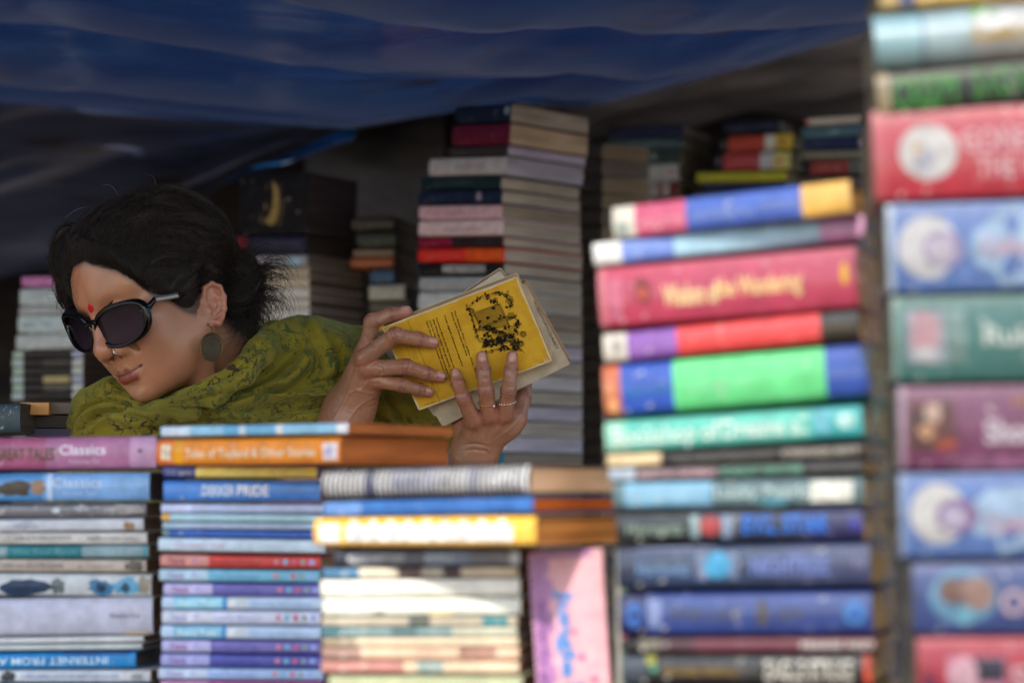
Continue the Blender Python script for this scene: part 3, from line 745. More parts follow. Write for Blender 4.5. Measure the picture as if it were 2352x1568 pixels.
bgset(ff, GF, .20, [
 ((1046, 246, 284, 1172, 236, 280), (20, 34, 58), "dark navy book at the very top of the tall stack behind the hands", dict(patches=[('o', 1160, 1170, .4, .9, (130, 150, 170))])),
 ((1040, 286, 336, 1170, 284, 332), (92, 26, 52), "dark maroon book near the top of the tall background stack", dict(worn=.1, pages=(168, 150, 128))),
 ((1030, 337, 360, 1166, 334, 356), (52, 50, 54), "charcoal book between the maroon and the silver-grey background books", dict(pages=(160, 152, 176))),
 ((986, 364, 404, 1160, 358, 400), (166, 168, 178), "silver-grey book with a faint dark title, tall background stack", dict(texts=[("DAUGHTERS", 1050, 1112, .5, .34, (120, 120, 130))], pages=(154, 150, 166))),
 ((968, 407, 436, 1150, 404, 434), (22, 42, 52), "dark teal book in the tall background stack", dict(texts=[("LAST SUMMER", 1000, 1090, .5, .36, (60, 84, 90))])),
 ((962, 438, 468, 1152, 436, 466), (26, 38, 66), "dark navy book with a tiny figure above the pink spines", dict(patches=[('w', 1096, 1108, .2, .9, (140, 130, 150))], texts=[("the sea", 985, 1020, .5, .3, (70, 80, 110))])),
 ((963, 472, 504, 1152, 470, 502), (196, 164, 178), "dusty pink spine in the tall background stack", dict(texts=[("ROSES FOREVER", 985, 1070, .45, .32, (150, 110, 136)), ("EVE", 1098, 1116, .45, .3, (150, 110, 136))], pages=GP3)),
 ((962, 506, 542, 1154, 504, 540), (206, 182, 192), "pale pinkish white spine under the dusty pink one", dict(texts=[("A", 990, 1000, .4, .3, (150, 130, 140)), ("LONG SUMMER", 1015, 1110, .4, .3, (150, 120, 136))])),
 ((962, 545, 568, 1156, 543, 566), (126, 24, 56), "wine red and black spine above the bright red one", dict(bands=[(1040, 1156, (42, 34, 38))])),
 ((961, 570, 602, 1158, 568, 601), (216, 42, 40), "bright red and orange spine in the tall background stack", dict(bands=[(1070, 1156, (220, 78, 30))], texts=[("CASINO ROYALE", 975, 1060, .45, .32, (236, 100, 84)), ("IAN", 1135, 1150, .45, .5, (200, 100, 60))])),
 ((964, 605, 632, 1156, 604, 631), (28, 26, 30), "black spine with a white lettered panel just above the held books", dict(patches=[('p', 1018, 1116, .2, .85, (150, 150, 154))], texts=[("THE CLIENT", 1026, 1108, .52, .34, (50, 50, 54))])),
 ((964, 635, 668, 1156, 634, 667), (146, 152, 158), "blue-grey spine right behind the top of the yellow paperback", {}),
 ((962, 670, 712, 1156, 669, 712), (176, 182, 188), "whitish spine behind the yellow paperback's top edge", {}),
] + [((962, 715 + 36 * k, 748 + 36 * k, 1158, 715 + 36 * k, 748 + 36 * k), c, l, dict(pages=p)) for k, (c, l, p) in enumerate([
 ((96, 90, 84), "taupe background book mostly hidden behind the held books, upper", GP3), ((150, 140, 128), "stone coloured background book hidden behind the held books", GP),
 ((84, 96, 110), "slate background book hidden behind the held books", GP2), ((120, 110, 100), "brown background book hidden behind the ringed fingers", GP),
 ((150, 150, 150), "light grey background book behind the ringed hand", (170, 166, 168)), ((90, 100, 96), "grey-green background book behind the ringed hand", GP),
 ((110, 96, 86), "brown background book behind the ringed hand's knuckles", GP2), ((176, 182, 176), "whitish background book behind the wrist with the bangle", GP),
 ((206, 206, 196), "cream background book just above the coil-bound book", GP2), ((46, 110, 130), "teal background book showing beside the wrist", GP3)])],
 GP)
# a second pile whose page edges close the gap to the right
fg = stack_frame(1340, 4.35, -60)
for k in range(30):
    y = 330 + 38 * k
    px_book(fg, (1318, y, y + 36, 1384, y, y + 36), .1, (96, 88, 78), label="dark spined book in the shadowed pile right of the grey page edges", group="dark books in the shadowed pile", pages=((116, 104, 88), (96, 90, 88), (120, 108, 92))[k % 3])
# behind the bun
fk = stack_frame(710, 4.25, -30)
bgset(fk, GK, .17, [
 ((548, 402, 540, 704, 392, 536), (22, 22, 28), "large black book with a yellow crescent on it, high behind the hair", dict(W=.16, patches=[('w', 596, 650, .1, .9, (70, 62, 50)), ('o', 604, 642, .15, .85, (150, 132, 84), .0003), ('o', 596, 628, .25, .95, (26, 26, 30), .0006)], pages=(62, 54, 56))),
 ((540, 542, 584, 702, 540, 582), (40, 42, 64), "dark blue book with faint lettering behind the hair bun", dict(bands=[(540, 568, (120, 40, 52))], texts=[("THE POWER OF NOW", 575, 690, .5, .4, (78, 78, 104))], pages=(60, 52, 50))),
 ((566, 586, 612, 706, 584, 611), (150, 150, 162), "pale grey book with a light blue patch behind the bun", dict(patches=[('p', 660, 694, .1, .8, (150, 180, 216))], pages=(110, 96, 88))),
] + [((600, 614 + 24 * k, 636 + 24 * k, 710, 613 + 24 * k, 636 + 24 * k), c, l, dict(pages=p)) for k, (c, l, p) in enumerate([
 ((176, 166, 150), "buff spine behind the loose curls, uppermost pale one", (104, 92, 84)), ((190, 180, 164), "pale tan spine behind the loose curls", (84, 72, 68)), ((206, 206, 204), "white spine behind the loose curls, upper", (116, 104, 100)),
 ((196, 192, 186), "off-white spine behind the loose curls", (84, 74, 72)), ((212, 212, 212), "bright white spine behind the loose curls, lower", (110, 98, 94)), ((186, 172, 150), "tan spine behind the curls just above the shawl", (96, 84, 74)),
 ((200, 196, 186), "off-white spine half behind the shawl's shoulder", (110, 98, 90)), ((150, 140, 130), "taupe spine behind the shawl's shoulder", (96, 84, 74)), ((170, 160, 150), "grey spine low behind the shawl's shoulder", (90, 80, 70)), ((150, 140, 130), "brownish spine hidden low behind the shawl", (96, 84, 74))])],
 (84, 74, 70))
# low pile left of the tall one
fl = stack_frame(960, 4.3, -14)
bgset(fl, GL, .15, [
 ((808, 498, 530, 904, 496, 528), (48, 44, 38), "dark brown book on top of the low pile beside the hands", {}),
 ((822, 532, 570, 908, 530, 568), (40, 48, 40), "dark green-black book in the low pile", {}),
 ((812, 572, 590, 905, 571, 589), (116, 100, 84), "tan spine above the rust orange one", {}),
 ((806, 591, 616, 904, 590, 614), (140, 76, 40), "rust orange spine in the low pile", {}),
 ((852, 618, 652, 905, 617, 650), (44, 76, 106), "steel blue spine in the low pile", {}),
 ((848, 654, 690, 930, 653, 688), (160, 160, 152), "light grey spine in the low pile", {}),
 ((850, 692, 720, 940, 691, 720), (80, 70, 60), "dark taupe spine above the mustard one", {}),
 ((852, 722, 760, 950, 721, 760), (190, 140, 50), "mustard yellow spine just above the fingers", {}),
 ((850, 762, 800, 950, 762, 800), (90, 100, 90), "grey-green book hidden behind the left hand", {}),
] + [((850, 802 + 40 * k, 840 + 40 * k, 955, 802 + 40 * k, 840 + 40 * k), (70 + 10 * k, 66, 60), "dark book hidden behind the hands, %s" % ("upper", "second", "middle", "fourth", "fifth", "lowest")[k], {}) for k in range(6)], (90, 80, 70))
fl2 = stack_frame(965, 4.5, -12)
bgset(fl2, "books in the second low pile", .14, [
 ((906, 518, 562, 968, 516, 560), (58, 58, 62), "charcoal spine left of the pink background spines", {}),
 ((904, 564, 600, 968, 562, 600), (52, 62, 66), "dark slate spine left of the red background spine", {}),
 ((906, 602, 640, 968, 601, 640), (90, 110, 116), "grey-blue spine in the second low pile", {}),
 ((900, 642, 672, 968, 641, 671), (120, 150, 142), "sage green spine in the second low pile", {}),
 ((900, 674, 698, 968, 673, 697), (160, 160, 150), "pale grey-green spine above the vivid green one", {}),
 ((902, 700, 728, 968, 699, 728), (56, 120, 50), "vivid green spine just left of the held yellow paperback", {}),
 ((902, 730, 800, 968, 730, 800), (100, 96, 90), "thick grey book hidden behind the yellow paperback", {}),
], (90, 80, 70))
hidden_fill(fl2, 902, 968, 802, 1490, .14, 'books in the second low pile', 'book low in the second low pile, hidden behind the yellow paperback')
hidden_fill(fl, 850, 955, 1044, 1490, .15, GL, 'book at the foot of the low pile, hidden behind the hands')
hidden_fill(ff, 962, 1158, 1076, 1525, .20, GF, 'book at the foot of the tall pile behind the hands')
hidden_fill(fk, 600, 710, 856, 1495, .17, GK, 'book low behind the shawl in the pile under the bun')
# far right piles
fh = stack_frame(1400, 5.0, -24)
bgset(fh, GH, .17, [
 ((1400, 294, 318, 1570, 284, 312), (38, 46, 80), "navy book on top of the far pile beside the dark corner", {}),
 ((1396, 320, 346, 1566, 314, 342), (62, 84, 92), "steel teal book with faint lettering in the far pile", dict(texts=[("LEADERS", 1420, 1540, .5, .5, (96, 120, 126))])),
 ((1396, 348, 378, 1560, 344, 372), (44, 64, 62), "dark green book in the far pile", dict(patches=[('w', 1495, 1510, .1, .9, (110, 130, 130))])),
 ((1394, 382, 422, 1558, 374, 414), (170, 172, 170), "light grey book with green lettering in the far pile", dict(texts=[("JAZZ MANUAL", 1420, 1480, .5, .4, (70, 90, 76)), ("classic edition", 1490, 1530, .5, .3, (130, 136, 130))], patches=[('o', 1536, 1548, .3, .7, (170, 110, 110))])),
 ((1392, 426, 462, 1556, 416, 452), (160, 158, 156), "grey book lettered in black with a red band at its end", dict(texts=[("CHARLIE MUNSON", 1396, 1500, .45, .44, (50, 50, 54), dict(bold=.04))], patches=[('p', 1512, 1524, 0, 1, (110, 60, 50)), ('p', 1538, 1556, 0, 1, (100, 30, 34))])),
 ((1390, 464, 496, 1500, 456, 490), (140, 140, 138), "plain grey book below the one with the red band", {}),
 ((1388, 498, 560, 1420, 496, 560), (170, 160, 40), "yellow book peeping out left of the tall front stack", dict(W=.1)),
], (104, 94, 82))
hidden_fill(fh, 1392, 1500, 562, 1440, .12, GH, 'book hidden behind the tall front stack in the far pile')
fi = stack_frame(1650, 4.9, -24)
bgset(fi, GI, .17, [
 ((1664, 284, 306, 1790, 272, 300), (30, 38, 62), "dark navy book topping the far middle pile", dict(pages=(110, 104, 98))),
 ((1655, 314, 350, 1822, 304, 342), (24, 24, 28), "red panelled black spine with a yellow end, upper of two", dict(bands=[(1674, 1758, (166, 66, 52)), (1758, 1782, (190, 190, 180)), (1782, 1822, (186, 160, 60))], patches=[('w', 1658, 1668, .3, .7, (90, 90, 100)), ('w', 1796, 1806, .3, .7, (150, 50, 60))])),
 ((1642, 352, 392, 1816, 345, 388), (24, 24, 28), "red panelled black spine with a pale yellow end, lower of two", dict(bands=[(1662, 1746, (160, 60, 66)), (1746, 1776, (176, 176, 180)), (1776, 1816, (186, 178, 110))], texts=[("chicken soup", 1680, 1736, .5, .2, (200, 130, 120))], patches=[('w', 1646, 1656, .3, .7, (90, 90, 100)), ('w', 1786, 1796, .3, .6, (170, 60, 60))])),
 ((1600, 396, 420, 1806, 392, 416), (168, 166, 50), "olive yellow spine in the far middle pile", {}),
 ((1612, 422, 440, 1806, 418, 436), (30, 40, 76), "navy spine under the olive yellow one", {}),
], (110, 102, 84))
hidden_fill(fi, 1590, 1780, 442, 1440, .15, GI, 'book hidden behind the tall front stack in the far middle pile')
fj = stack_frame(1850, 4.9, -22)
bgset(fj, GJ, .17, [
 ((1850, 274, 288, 1978, 262, 280), (196, 186, 176), "thin cream book with a red end topping the far right pile", dict(bands=[(1850, 1856, (170, 60, 50))])),
 ((1842, 292, 320, 1996, 284, 312), (72, 104, 118), "dull teal blue spine in the far right pile", dict(patches=[('o', 1900, 1930, .3, .7, (110, 140, 146))])),
 ((1838, 322, 344, 2006, 314, 338), (36, 44, 84), "indigo spine with a pale mark in the far right pile", dict(patches=[('w', 1975, 1990, .1, .9, (140, 140, 150))], texts=[("PSYCHOLOGY", 1850, 1900, .5, .3, (80, 90, 130))])),
 ((1826, 348, 366, 2012, 342, 362), (124, 124, 110), "khaki grey spine in the far right pile", {}),
 ((1824, 368, 404, 2010, 364, 398), (28, 28, 30), "black spine with a red panel in the far right pile", dict(bands=[(1862, 1950, (134, 58, 54)), (1950, 2010, (90, 96, 92))], texts=[("chicken soup", 1880, 1930, .5, .25, (190, 130, 120))], patches=[('w', 1834, 1846, .3, .7, (100, 100, 110))])),
], (96, 88, 78))
hidden_fill(fj, 1826, 2010, 406, 1440, .15, GJ, 'book hidden behind the tall front stack in the far right pile')
# behind the sunglasses, at the left edge
fm = stack_frame(190, 4.3, -16)
bgset(fm, GM, .16, [
 ((50, 634, 658, 190, 632, 656), (186, 120, 176), "orchid pink book on top of the pile behind the sunglasses", dict(pages=(120, 90, 120))),
 ((46, 662, 702, 188, 660, 700), (176, 190, 198), "pale blue-grey book under the orchid pink one", dict(texts=[("on form", 75, 100, .5, .3, (140, 152, 160))])),
 ((44, 704, 722, 188, 702, 720), (170, 174, 180), "pale grey spine behind the sunglasses, second pale one", {}),
 ((42, 724, 764, 190, 722, 764), (182, 196, 202), "broad pale blue spine with faint marks behind the sunglasses", dict(patches=[('p', 52, 84, .3, .6, (150, 172, 186)), ('p', 100, 126, .3, .6, (150, 172, 186))])),
 ((38, 766, 804, 188, 766, 800), (176, 184, 188), "pale grey-blue spine just above the dark striped ones", {}),
] + [((30 - (k % 2) * 2, 806 + 19 * k, 823 + 19 * k, 190, 803 + 19 * k, 821 + 19 * k), (52, 48, 48), "dark spine with white glossy ends behind the chin, %s" % w, dict(
    bands=[(28, 54, (176, 190, 196) if k % 2 else (166, 190, 176)), (166, 190, (196, 206, 200) if k % 3 else (170, 176, 214))] + ([(100, 160, c)] if c else []))) for k, (w, c) in enumerate([
    ("topmost", None), ("second", (80, 76, 72)), ("third", None), ("with a cream patch", (176, 164, 120)), ("fifth", (96, 92, 86)), ("lowest", None)])], (74, 62, 58))

hidden_fill(fm, 28, 190, 922, 1495, .16, GM, 'book low in the pile behind the sunglasses, hidden by the boards', pages=(74, 62, 58))
ALB[0] = 1.0
# ------------------------------------------------------------ table, timber, ground, shelter
def wood(c, name='bare_timber'):
    key = ('wood', c)
    if key in _mats: return _mats[key]
    m, nt, b = base_mat(name)
    tc = node(nt, "ShaderNodeTexCoord"); mp = node(nt, "ShaderNodeMapping"); mp.inputs["Scale"].default_value = (2, 30, 30)
    nz = node(nt, "ShaderNodeTexNoise", _Scale=3.0, _Detail=6.0)
    nt.links.new(tc.outputs["Object"], mp.inputs["Vector"]); nt.links.new(mp.outputs[0], nz.inputs["Vector"])
    cr = node(nt, "ShaderNodeValToRGB"); l = lin(c)
    cr.color_ramp.elements[0].position = .3; cr.color_ramp.elements[0].color = (*[v * .45 for v in l], 1)
    cr.color_ramp.elements[1].position = .7; cr.color_ramp.elements[1].color = (*l, 1)
    nt.links.new(nz.outputs["Fac"], cr.inputs[0]); nt.links.new(cr.outputs[0], b.inputs["Base Color"]); b.inputs["Roughness"].default_value = .75
    _mats[key] = m
    return m
def timber_thing(name, label, cat, parts, loc, group=None):
    root = empty(name, loc, label, cat, group)
    for pn, boxes, c in parts:
        mb = MB()
        for bx_ in boxes: mb.box(*bx_)
        mb.build(pn, [wood(c)], root)
    return root
# (tables stand below the frame; their tops carry the stacks)
ZT = 1.35 - 0.30
t1 = timber_thing('trestle_table', "rough wooden table below the picture carrying the front stacks of books", 'table', [
    ('table_top', [(-1.1, 1.45, ZT - .03, 0.95, 2.75, ZT)], (120, 92, 66)),
    ('leg', [(-1.05, 1.5, 0, -.98, 1.57, ZT - .03)], (110, 84, 60)), ('leg', [(.86, 1.5, 0, .93, 1.57, ZT - .03)], (110, 84, 60)),
    ('leg', [(-1.05, 2.62, 0, -.98, 2.69, ZT - .03)], (110, 84, 60)), ('leg', [(.86, 2.62, 0, .93, 2.69, ZT - .03)], (110, 84, 60))], (0, 0, 0))
t2 = timber_thing('trestle_table', "long back table carrying the darker stacks behind the woman", 'table', [
    ('table_top', [(-2.0, 3.75, 1.02, 2.2, 5.4, 1.06)], (96, 74, 56)),
    ('leg', [(-1.9, 3.8, 0, -1.82, 3.88, 1.02)], (96, 74, 56)), ('leg', [(2.05, 3.8, 0, 2.13, 3.88, 1.02)], (96, 74, 56)),
    ('leg', [(-1.9, 5.25, 0, -1.82, 5.33, 1.02)], (96, 74, 56)), ('leg', [(2.05, 5.25, 0, 2.13, 5.33, 1.02)], (96, 74, 56))], (0, 0, 0))
# filler: each stack goes on down to its table
def filler(frame, xl, xr, ytop, zt, W, grp, labs, cols):
    p0, u, n = frame
    A_, B_ = on_plane(xl, ytop, p0, n), on_plane(xr, ytop, p0, n)
    L = (B_ - A_).length; z1 = min(A_.z, B_.z) - .002; k = len(labs); T = (z1 - zt) / k
    if T < .004: return
    for i in range(k):
        M = Matrix(((u.x, n.x, 0, A_.x), (u.y, n.y, 0, A_.y), (0, 0, 1, zt + T * i), (0, 0, 0, 1)))
        make_book(M, L, T - .0006, W, cols[i % len(cols)], label=labs[i], group=grp)
for fr, xl, xr, yt, W, g, nm in ((fa, -75, 345, 1606, .125, GA, "left front stack"), (fb, 372, 738, 1598, .115, GB, "narrow second stack"), (fc, 756, 1196, 1598, .12, GC, "third front stack"),
                                 (fd, 1434, 2008, 1626, .128, GD, "tall stack right of centre"), (fe, 2112, 2500, 1626, .14, GE, "thick wrapped stack at the right")):
    filler(fr, xl, xr, yt, ZT, W, g, ["dark bottom book of the %s, below the picture's edge" % nm, "grey book second from the table in the %s" % nm, "blue book third from the table in the %s" % nm], [(60, 56, 60), (150, 150, 150), (60, 90, 150)])
# the timber rails at the left edge
def beam(label, q, d, col, endcol, dep):
    xl, yt, yb, xr = q
    a, b, c = P(xl, yt, d), P(xr, yt, d), P(xl, yb, d)
    root = empty('timber_board', a, label, 'board', "timber boards lying beside the left stacks")
    mb = MB(); mb.box(0, 0, c.z - a.z, (b.x - a.x), dep, 0); mb.build('board', [wood(col)], root)
    return root
beam("pale end of a sawn board above the left front stack", (46, 924, 952, 112), 2.95, (226, 160, 90), None, .3)
beam("grey weathered board running toward the shawl above the left front stack", (112, 925, 950, 190), 2.97, (126, 108, 92), None, .3)
beam("dark brown board beneath the pale sawn one at the left edge", (66, 954, 982, 190), 2.97, (60, 46, 36), None, .3)
beam("purplish dark board lowest above the mauve paperback", (60, 984, 1002, 190), 2.96, (66, 58, 84), None, .3)
px_book(stack_frame(48, 2.9, -6), (-60, 926, 996, 48, 926, 992), .12, (52, 70, 78), label="dark blue-green worn book at the left edge above the mauve one", pages=(90, 80, 70), worn=.4)

def bigplane(name, z, s, mat, kind='structure'):
    me = bpy.data.meshes.new(name); me.from_pydata([(-s, -s, z), (s, -s, z), (s, s, z), (-s, s, z)], [], [(0, 1, 2, 3)]); me.update()
    return tag(link_mesh(name, me, None, [mat]), kind=kind)
bigplane('ground', 0, 150, paint((150, 128, 104), .9, var=.3, scale=2.0))

def cloth_mat(name, c, c2, rough=.45, scale=3.0, dirt=None, trans=0.0, ridge_light_dust=None):
    m, nt, b = base_mat(name)
    tc = node(nt, "ShaderNodeTexCoord"); mp = node(nt, "ShaderNodeMapping"); mp.inputs["Scale"].default_value = (.5, 1.6, 5); mp.inputs["Rotation"].default_value = (0, .12, .25)
    nz = node(nt, "ShaderNodeTexNoise", _Scale=scale, _Detail=6.0, _Roughness=.6)
    nt.links.new(tc.outputs["Object"], mp.inputs["Vector"]); nt.links.new(mp.outputs[0], nz.inputs["Vector"])
    cr = node(nt, "ShaderNodeValToRGB")
    cr.color_ramp.elements[0].position = .35; cr.color_ramp.elements[0].color = (*lin(c2), 1)
    cr.color_ramp.elements[1].position = .62; cr.color_ramp.elements[1].color = (*lin(c), 1)
    nt.links.new(nz.outputs["Fac"], cr.inputs[0]); out = cr.outputs[0]
    if dirt:
        n2 = node(nt, "ShaderNodeTexNoise", _Scale=9.0, _Detail=4.0)
        nt.links.new(mp.outputs[0], n2.inputs["Vector"])
        r2 = node(nt, "ShaderNodeMapRange"); r2.inputs["From Min"].default_value = .60; r2.inputs["From Max"].default_value = .70
        nt.links.new(n2.outputs["Fac"], r2.inputs["Value"])
        mm = node(nt, "ShaderNodeMix", data_type='RGBA'); mm.inputs["B"].default_value = (*lin(dirt), 1)
        nt.links.new(r2.outputs[0], mm.inputs["Factor"]); nt.links.new(out, mm.inputs["A"]); out = mm.outputs["Result"]
    if ridge_light_dust:                                  # pale ridges painted in as light on the folds, with dust
        at = node(nt, "ShaderNodeVertexColor"); at.layer_name = "ridge_light_dust"
        m3_ = node(nt, "ShaderNodeMix", data_type='RGBA'); m3_.inputs["B"].default_value = (*lin(ridge_light_dust), 1)
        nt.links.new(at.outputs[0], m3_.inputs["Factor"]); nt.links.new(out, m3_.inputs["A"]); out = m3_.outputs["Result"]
    nt.links.new(out, b.inputs["Base Color"])
    b.inputs["Roughness"].default_value = rough
    wv = node(nt, "ShaderNodeTexNoise", _Scale=700.0, _Detail=1.0)
    nt.links.new(tc.outputs["Object"], wv.inputs["Vector"])
    bp = node(nt, "ShaderNodeBump", _Strength=.15, _Distance=.0006)
    nt.links.new(wv.outputs["Fac"], bp.inputs["Height"]); nt.links.new(bp.outputs[0], b.inputs["Normal"])
    if trans:
        b.inputs["Transmission Weight"].default_value = 0
        tr = node(nt, "ShaderNodeBsdfTranslucent"); nt.links.new(out, tr.inputs["Color"])
        ms = node(nt, "ShaderNodeMixShader"); ms.inputs[0].default_value = trans
        o = nt.nodes["Material Output"]
        nt.links.new(b.outputs[0], ms.inputs[1]); nt.links.new(tr.outputs[0], ms.inputs[2]); nt.links.new(ms.outputs[0], o.inputs["Surface"])
    return m

def vnoise(x, y, seed=0):
    """smooth 2-D value noise for folds"""
    xi, yi = np.floor(x).astype(int), np.floor(y).astype(int)
    fx, fy = x - xi, y - yi
    fx = fx * fx * (3 - 2 * fx); fy = fy * fy * (3 - 2 * fy)
    def h(i, j):
        v = np.sin(i * 127.1 + j * 311.7 + seed * 74.7) * 43758.5453
        return v - np.floor(v)
    return (h(xi, yi) * (1 - fx) + h(xi + 1, yi) * fx) * (1 - fy) + (h(xi, yi + 1) * (1 - fx) + h(xi + 1, yi + 1) * fx) * fy

def sheet(name, label, cat, pts_fn, nu, nv, mat, thick=.003, group=None, thin=False):
    U, V = np.meshgrid(np.linspace(0, 1, nu), np.linspace(0, 1, nv))
    X = pts_fn(U, V)
    vs = X.reshape(-1, 3)
    i = np.arange(nu * nv).reshape(nv, nu)
    fs = np.stack([i[:-1, :-1], i[:-1, 1:], i[1:, 1:], i[1:, :-1]], -1).reshape(-1, 4)
    o = link_mesh(name, mesh_np(name, vs, fs), None, [mat])
    if not thin: sm = o.modifiers.new('thickness', 'SOLIDIFY'); sm.thickness = thick
    return tag(o, label, cat, group)

def edge_interp(u, ks):
    xs = [k[0] for k in ks]; ys = [k[1] for k in ks]
    t = np.interp(u, xs, ys)
    return t

def Pn(x, y, d):
    x = np.asarray(x, float); y = np.asarray(y, float); d = np.asarray(d, float)
    r = np.stack([(x - 1176) / FPX, np.cos(PITCH) - np.sin(PITCH) * (784 - y) / FPX, np.sin(PITCH) + np.cos(PITCH) * (784 - y) / FPX], -1)
    return np.array(CAM) + r * d[..., None]

def tarp_phase(U, V):
    w = V + .20 * (1 - U) * (1 - V) + .05 * np.sin(5 * U)
    return w * 46 + 2.5 * vnoise(U * 1.3 + 4, V * 5, 51) + 3.4 * vnoise(U * 2.2, V * 2, 1) + .9 * vnoise(U * 7, V * 6, 21)
def tarp_fn(U, V):
    # hangs from its front edge (high, in front) down to its lower back edge; u from left to right
    Lb = Pn(-700 + 3100 * U, np.interp(U * 3100 - 700, [-700, 0, 330, 560, 800, 960, 1180, 1350, 1700, 2030, 2400], [196, 238, 262, 284, 296, 270, 236, 246, 160, 66, -30]), 4.7 - 0.3 * U)
    fx = -1.25 + 2.6 * U
    Fr = np.stack([fx, np.interp(fx, [-1.25, -.45, -.19, 0, .5, 1.4], [.95, 1.05, 1.50, 1.75, 1.95, 2.1]), np.full_like(U, 2.02) + .05 * U], -1)
    t = V[..., None]
    S = Fr * (1 - t) + Lb * t
    sag = -0.05 * np.sin(np.pi * V) ** 1.0 * (0.5 + .5 * np.sin(np.pi * np.clip(U * 1.1, 0, 1)))
    ph_ = tarp_phase(U, V)
    f = 0.085 * (np.sqrt(np.sin(ph_ * .5) ** 2 + .03) - .6) * (0.25 + vnoise(U * 3, V * 7, 2))
    f += 0.05 * (vnoise(U * 2.5 + V, V * 9 + U * 2, 3) - .5) + .02 * (vnoise(U * 9, V * 26 + U * 5, 5) - .5) + .010 * (vnoise(U * 30, V * 60, 8) - .5)
    edge = np.clip((1 - V) * 8, 0, 1)
    S[..., 2] += sag + f * edge
    return S
blue = cloth_mat('blue_tarpaulin', (44, 80, 132), (24, 56, 114), rough=.24, dirt=(48, 48, 62), trans=.10, ridge_light_dust=(98, 106, 132))
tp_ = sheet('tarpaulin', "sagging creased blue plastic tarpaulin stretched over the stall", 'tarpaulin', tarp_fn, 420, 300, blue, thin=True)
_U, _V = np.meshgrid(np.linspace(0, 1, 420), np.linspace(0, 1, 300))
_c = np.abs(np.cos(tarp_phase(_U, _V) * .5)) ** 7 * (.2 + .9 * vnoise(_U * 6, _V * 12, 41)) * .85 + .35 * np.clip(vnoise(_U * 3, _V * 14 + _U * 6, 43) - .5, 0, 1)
_a = tp_.data.color_attributes.new('ridge_light_dust', 'FLOAT_COLOR', 'POINT')
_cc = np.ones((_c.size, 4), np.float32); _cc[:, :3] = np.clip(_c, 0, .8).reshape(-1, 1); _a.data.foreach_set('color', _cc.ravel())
def hang_fn(U, V):
    xs = -700 + 1560 * U
    top = Pn(xs, np.interp(xs, [-700, 0, 330, 560, 800, 860], [180, 222, 246, 268, 280, 270]), 4.62 + 0 * U)
    bot = Pn(xs, np.interp(xs, [-700, 0, 130, 330, 560, 720, 860], [760, 636, 610, 520, 398, 336, 286]), 4.82 + 0 * U)
    t = V[..., None]
    S = top * (1 - t) + bot * t
    S[..., 1] += .06 * (vnoise(U * 5 + V * 2, V * 4 - U * 3, 31) - .5) + .012 * np.sin((V * 1.5 + U) * 11 + 5 * vnoise(U * 4, V * 3, 33))
    return S
sheet('tarpaulin', "darker navy fall of tarpaulin hanging behind the woman's head on the left", 'tarpaulin', hang_fn, 140, 60, cloth_mat('navy_tarpaulin', (86, 96, 126), (50, 60, 90), rough=.34, dirt=(60, 60, 66)), thin=True)
def gcloth_fn(U, V):
    xs = 1180 + 1500 * U
    top = Pn(xs, np.interp(xs, [1180, 1360, 1700, 2030, 2700], [180, 190, 100, 10, -140]), 4.55 + 0 * U)
    bot = Pn(xs, np.interp(xs, [1180, 1360, 1600, 1800, 2030, 2700], [330, 300, 296, 262, 262, 250]), 5.35 + 0 * U)
    t = V[..., None]
    S = top * (1 - t) + bot * t
    S[..., 2] += .05 * (vnoise(U * 3 + V * 2, V * 6 - U * 5, 12) - .5) + .02 * np.sin((V + U * .7) * 22 + 3 * vnoise(U * 3, V * 3, 13))
    return S
grey = cloth_mat('grey_tarpaulin', (164, 164, 168), (100, 104, 114), rough=.36)
sheet('tarpaulin', "dull grey-brown tarpaulin sagging under the blue one on the right", 'tarpaulin', gcloth_fn, 120, 60, grey)
def back_fn(U, V):
    xs = -1.9 + 4.4 * U
    S = np.stack([xs, 5.75 + .06 * np.sin(U * 40 + 2 * V) + .1 * vnoise(U * 9, V * 4, 4), .0 + 2.6 * (1 - V)], -1)
    return S
sheet('backdrop_cloth', "dark grey cloth closing the back of the stall", 'cloth', back_fn, 200, 30, cloth_mat('dark_cloth', (84, 78, 76), (52, 48, 48), rough=.8))
def side_fn(s):
    def fn(U, V):
        return np.stack([np.full_like(U, s) + .05 * np.sin(U * 30 + V), 2.9 + 2.9 * U, 2.5 * (1 - V)], -1)
    return fn
def light_block_fn(U, V):  # added out of view to keep sky and sun off the backdrop
    F_ = tarp_fn(U, np.ones_like(V)) + np.array([0, -.02, .03])
    B_ = np.stack([F_[..., 0] * 1.25, np.full_like(U, 5.85), np.full_like(U, 2.35)], -1)
    return F_ * (1 - V[..., None]) + B_ * V[..., None]
sheet('light_block_cloth', "unseen dark cloth added over the back of the stall to block light", 'cloth', light_block_fn, 60, 20, cloth_mat('dark_cloth', (50, 48, 48), (34, 32, 32), rough=.8))
sheet('side_cloth', "dark cloth hanging down the left side of the stall", 'cloth', side_fn(-1.9), 80, 20, cloth_mat('dark_cloth', (46, 44, 44), (30, 30, 30), rough=.8))
sheet('side_cloth', "dark cloth hanging down the right side of the stall", 'cloth', side_fn(2.45), 80, 20, cloth_mat('dark_cloth', (46, 44, 44), (30, 30, 30), rough=.8))
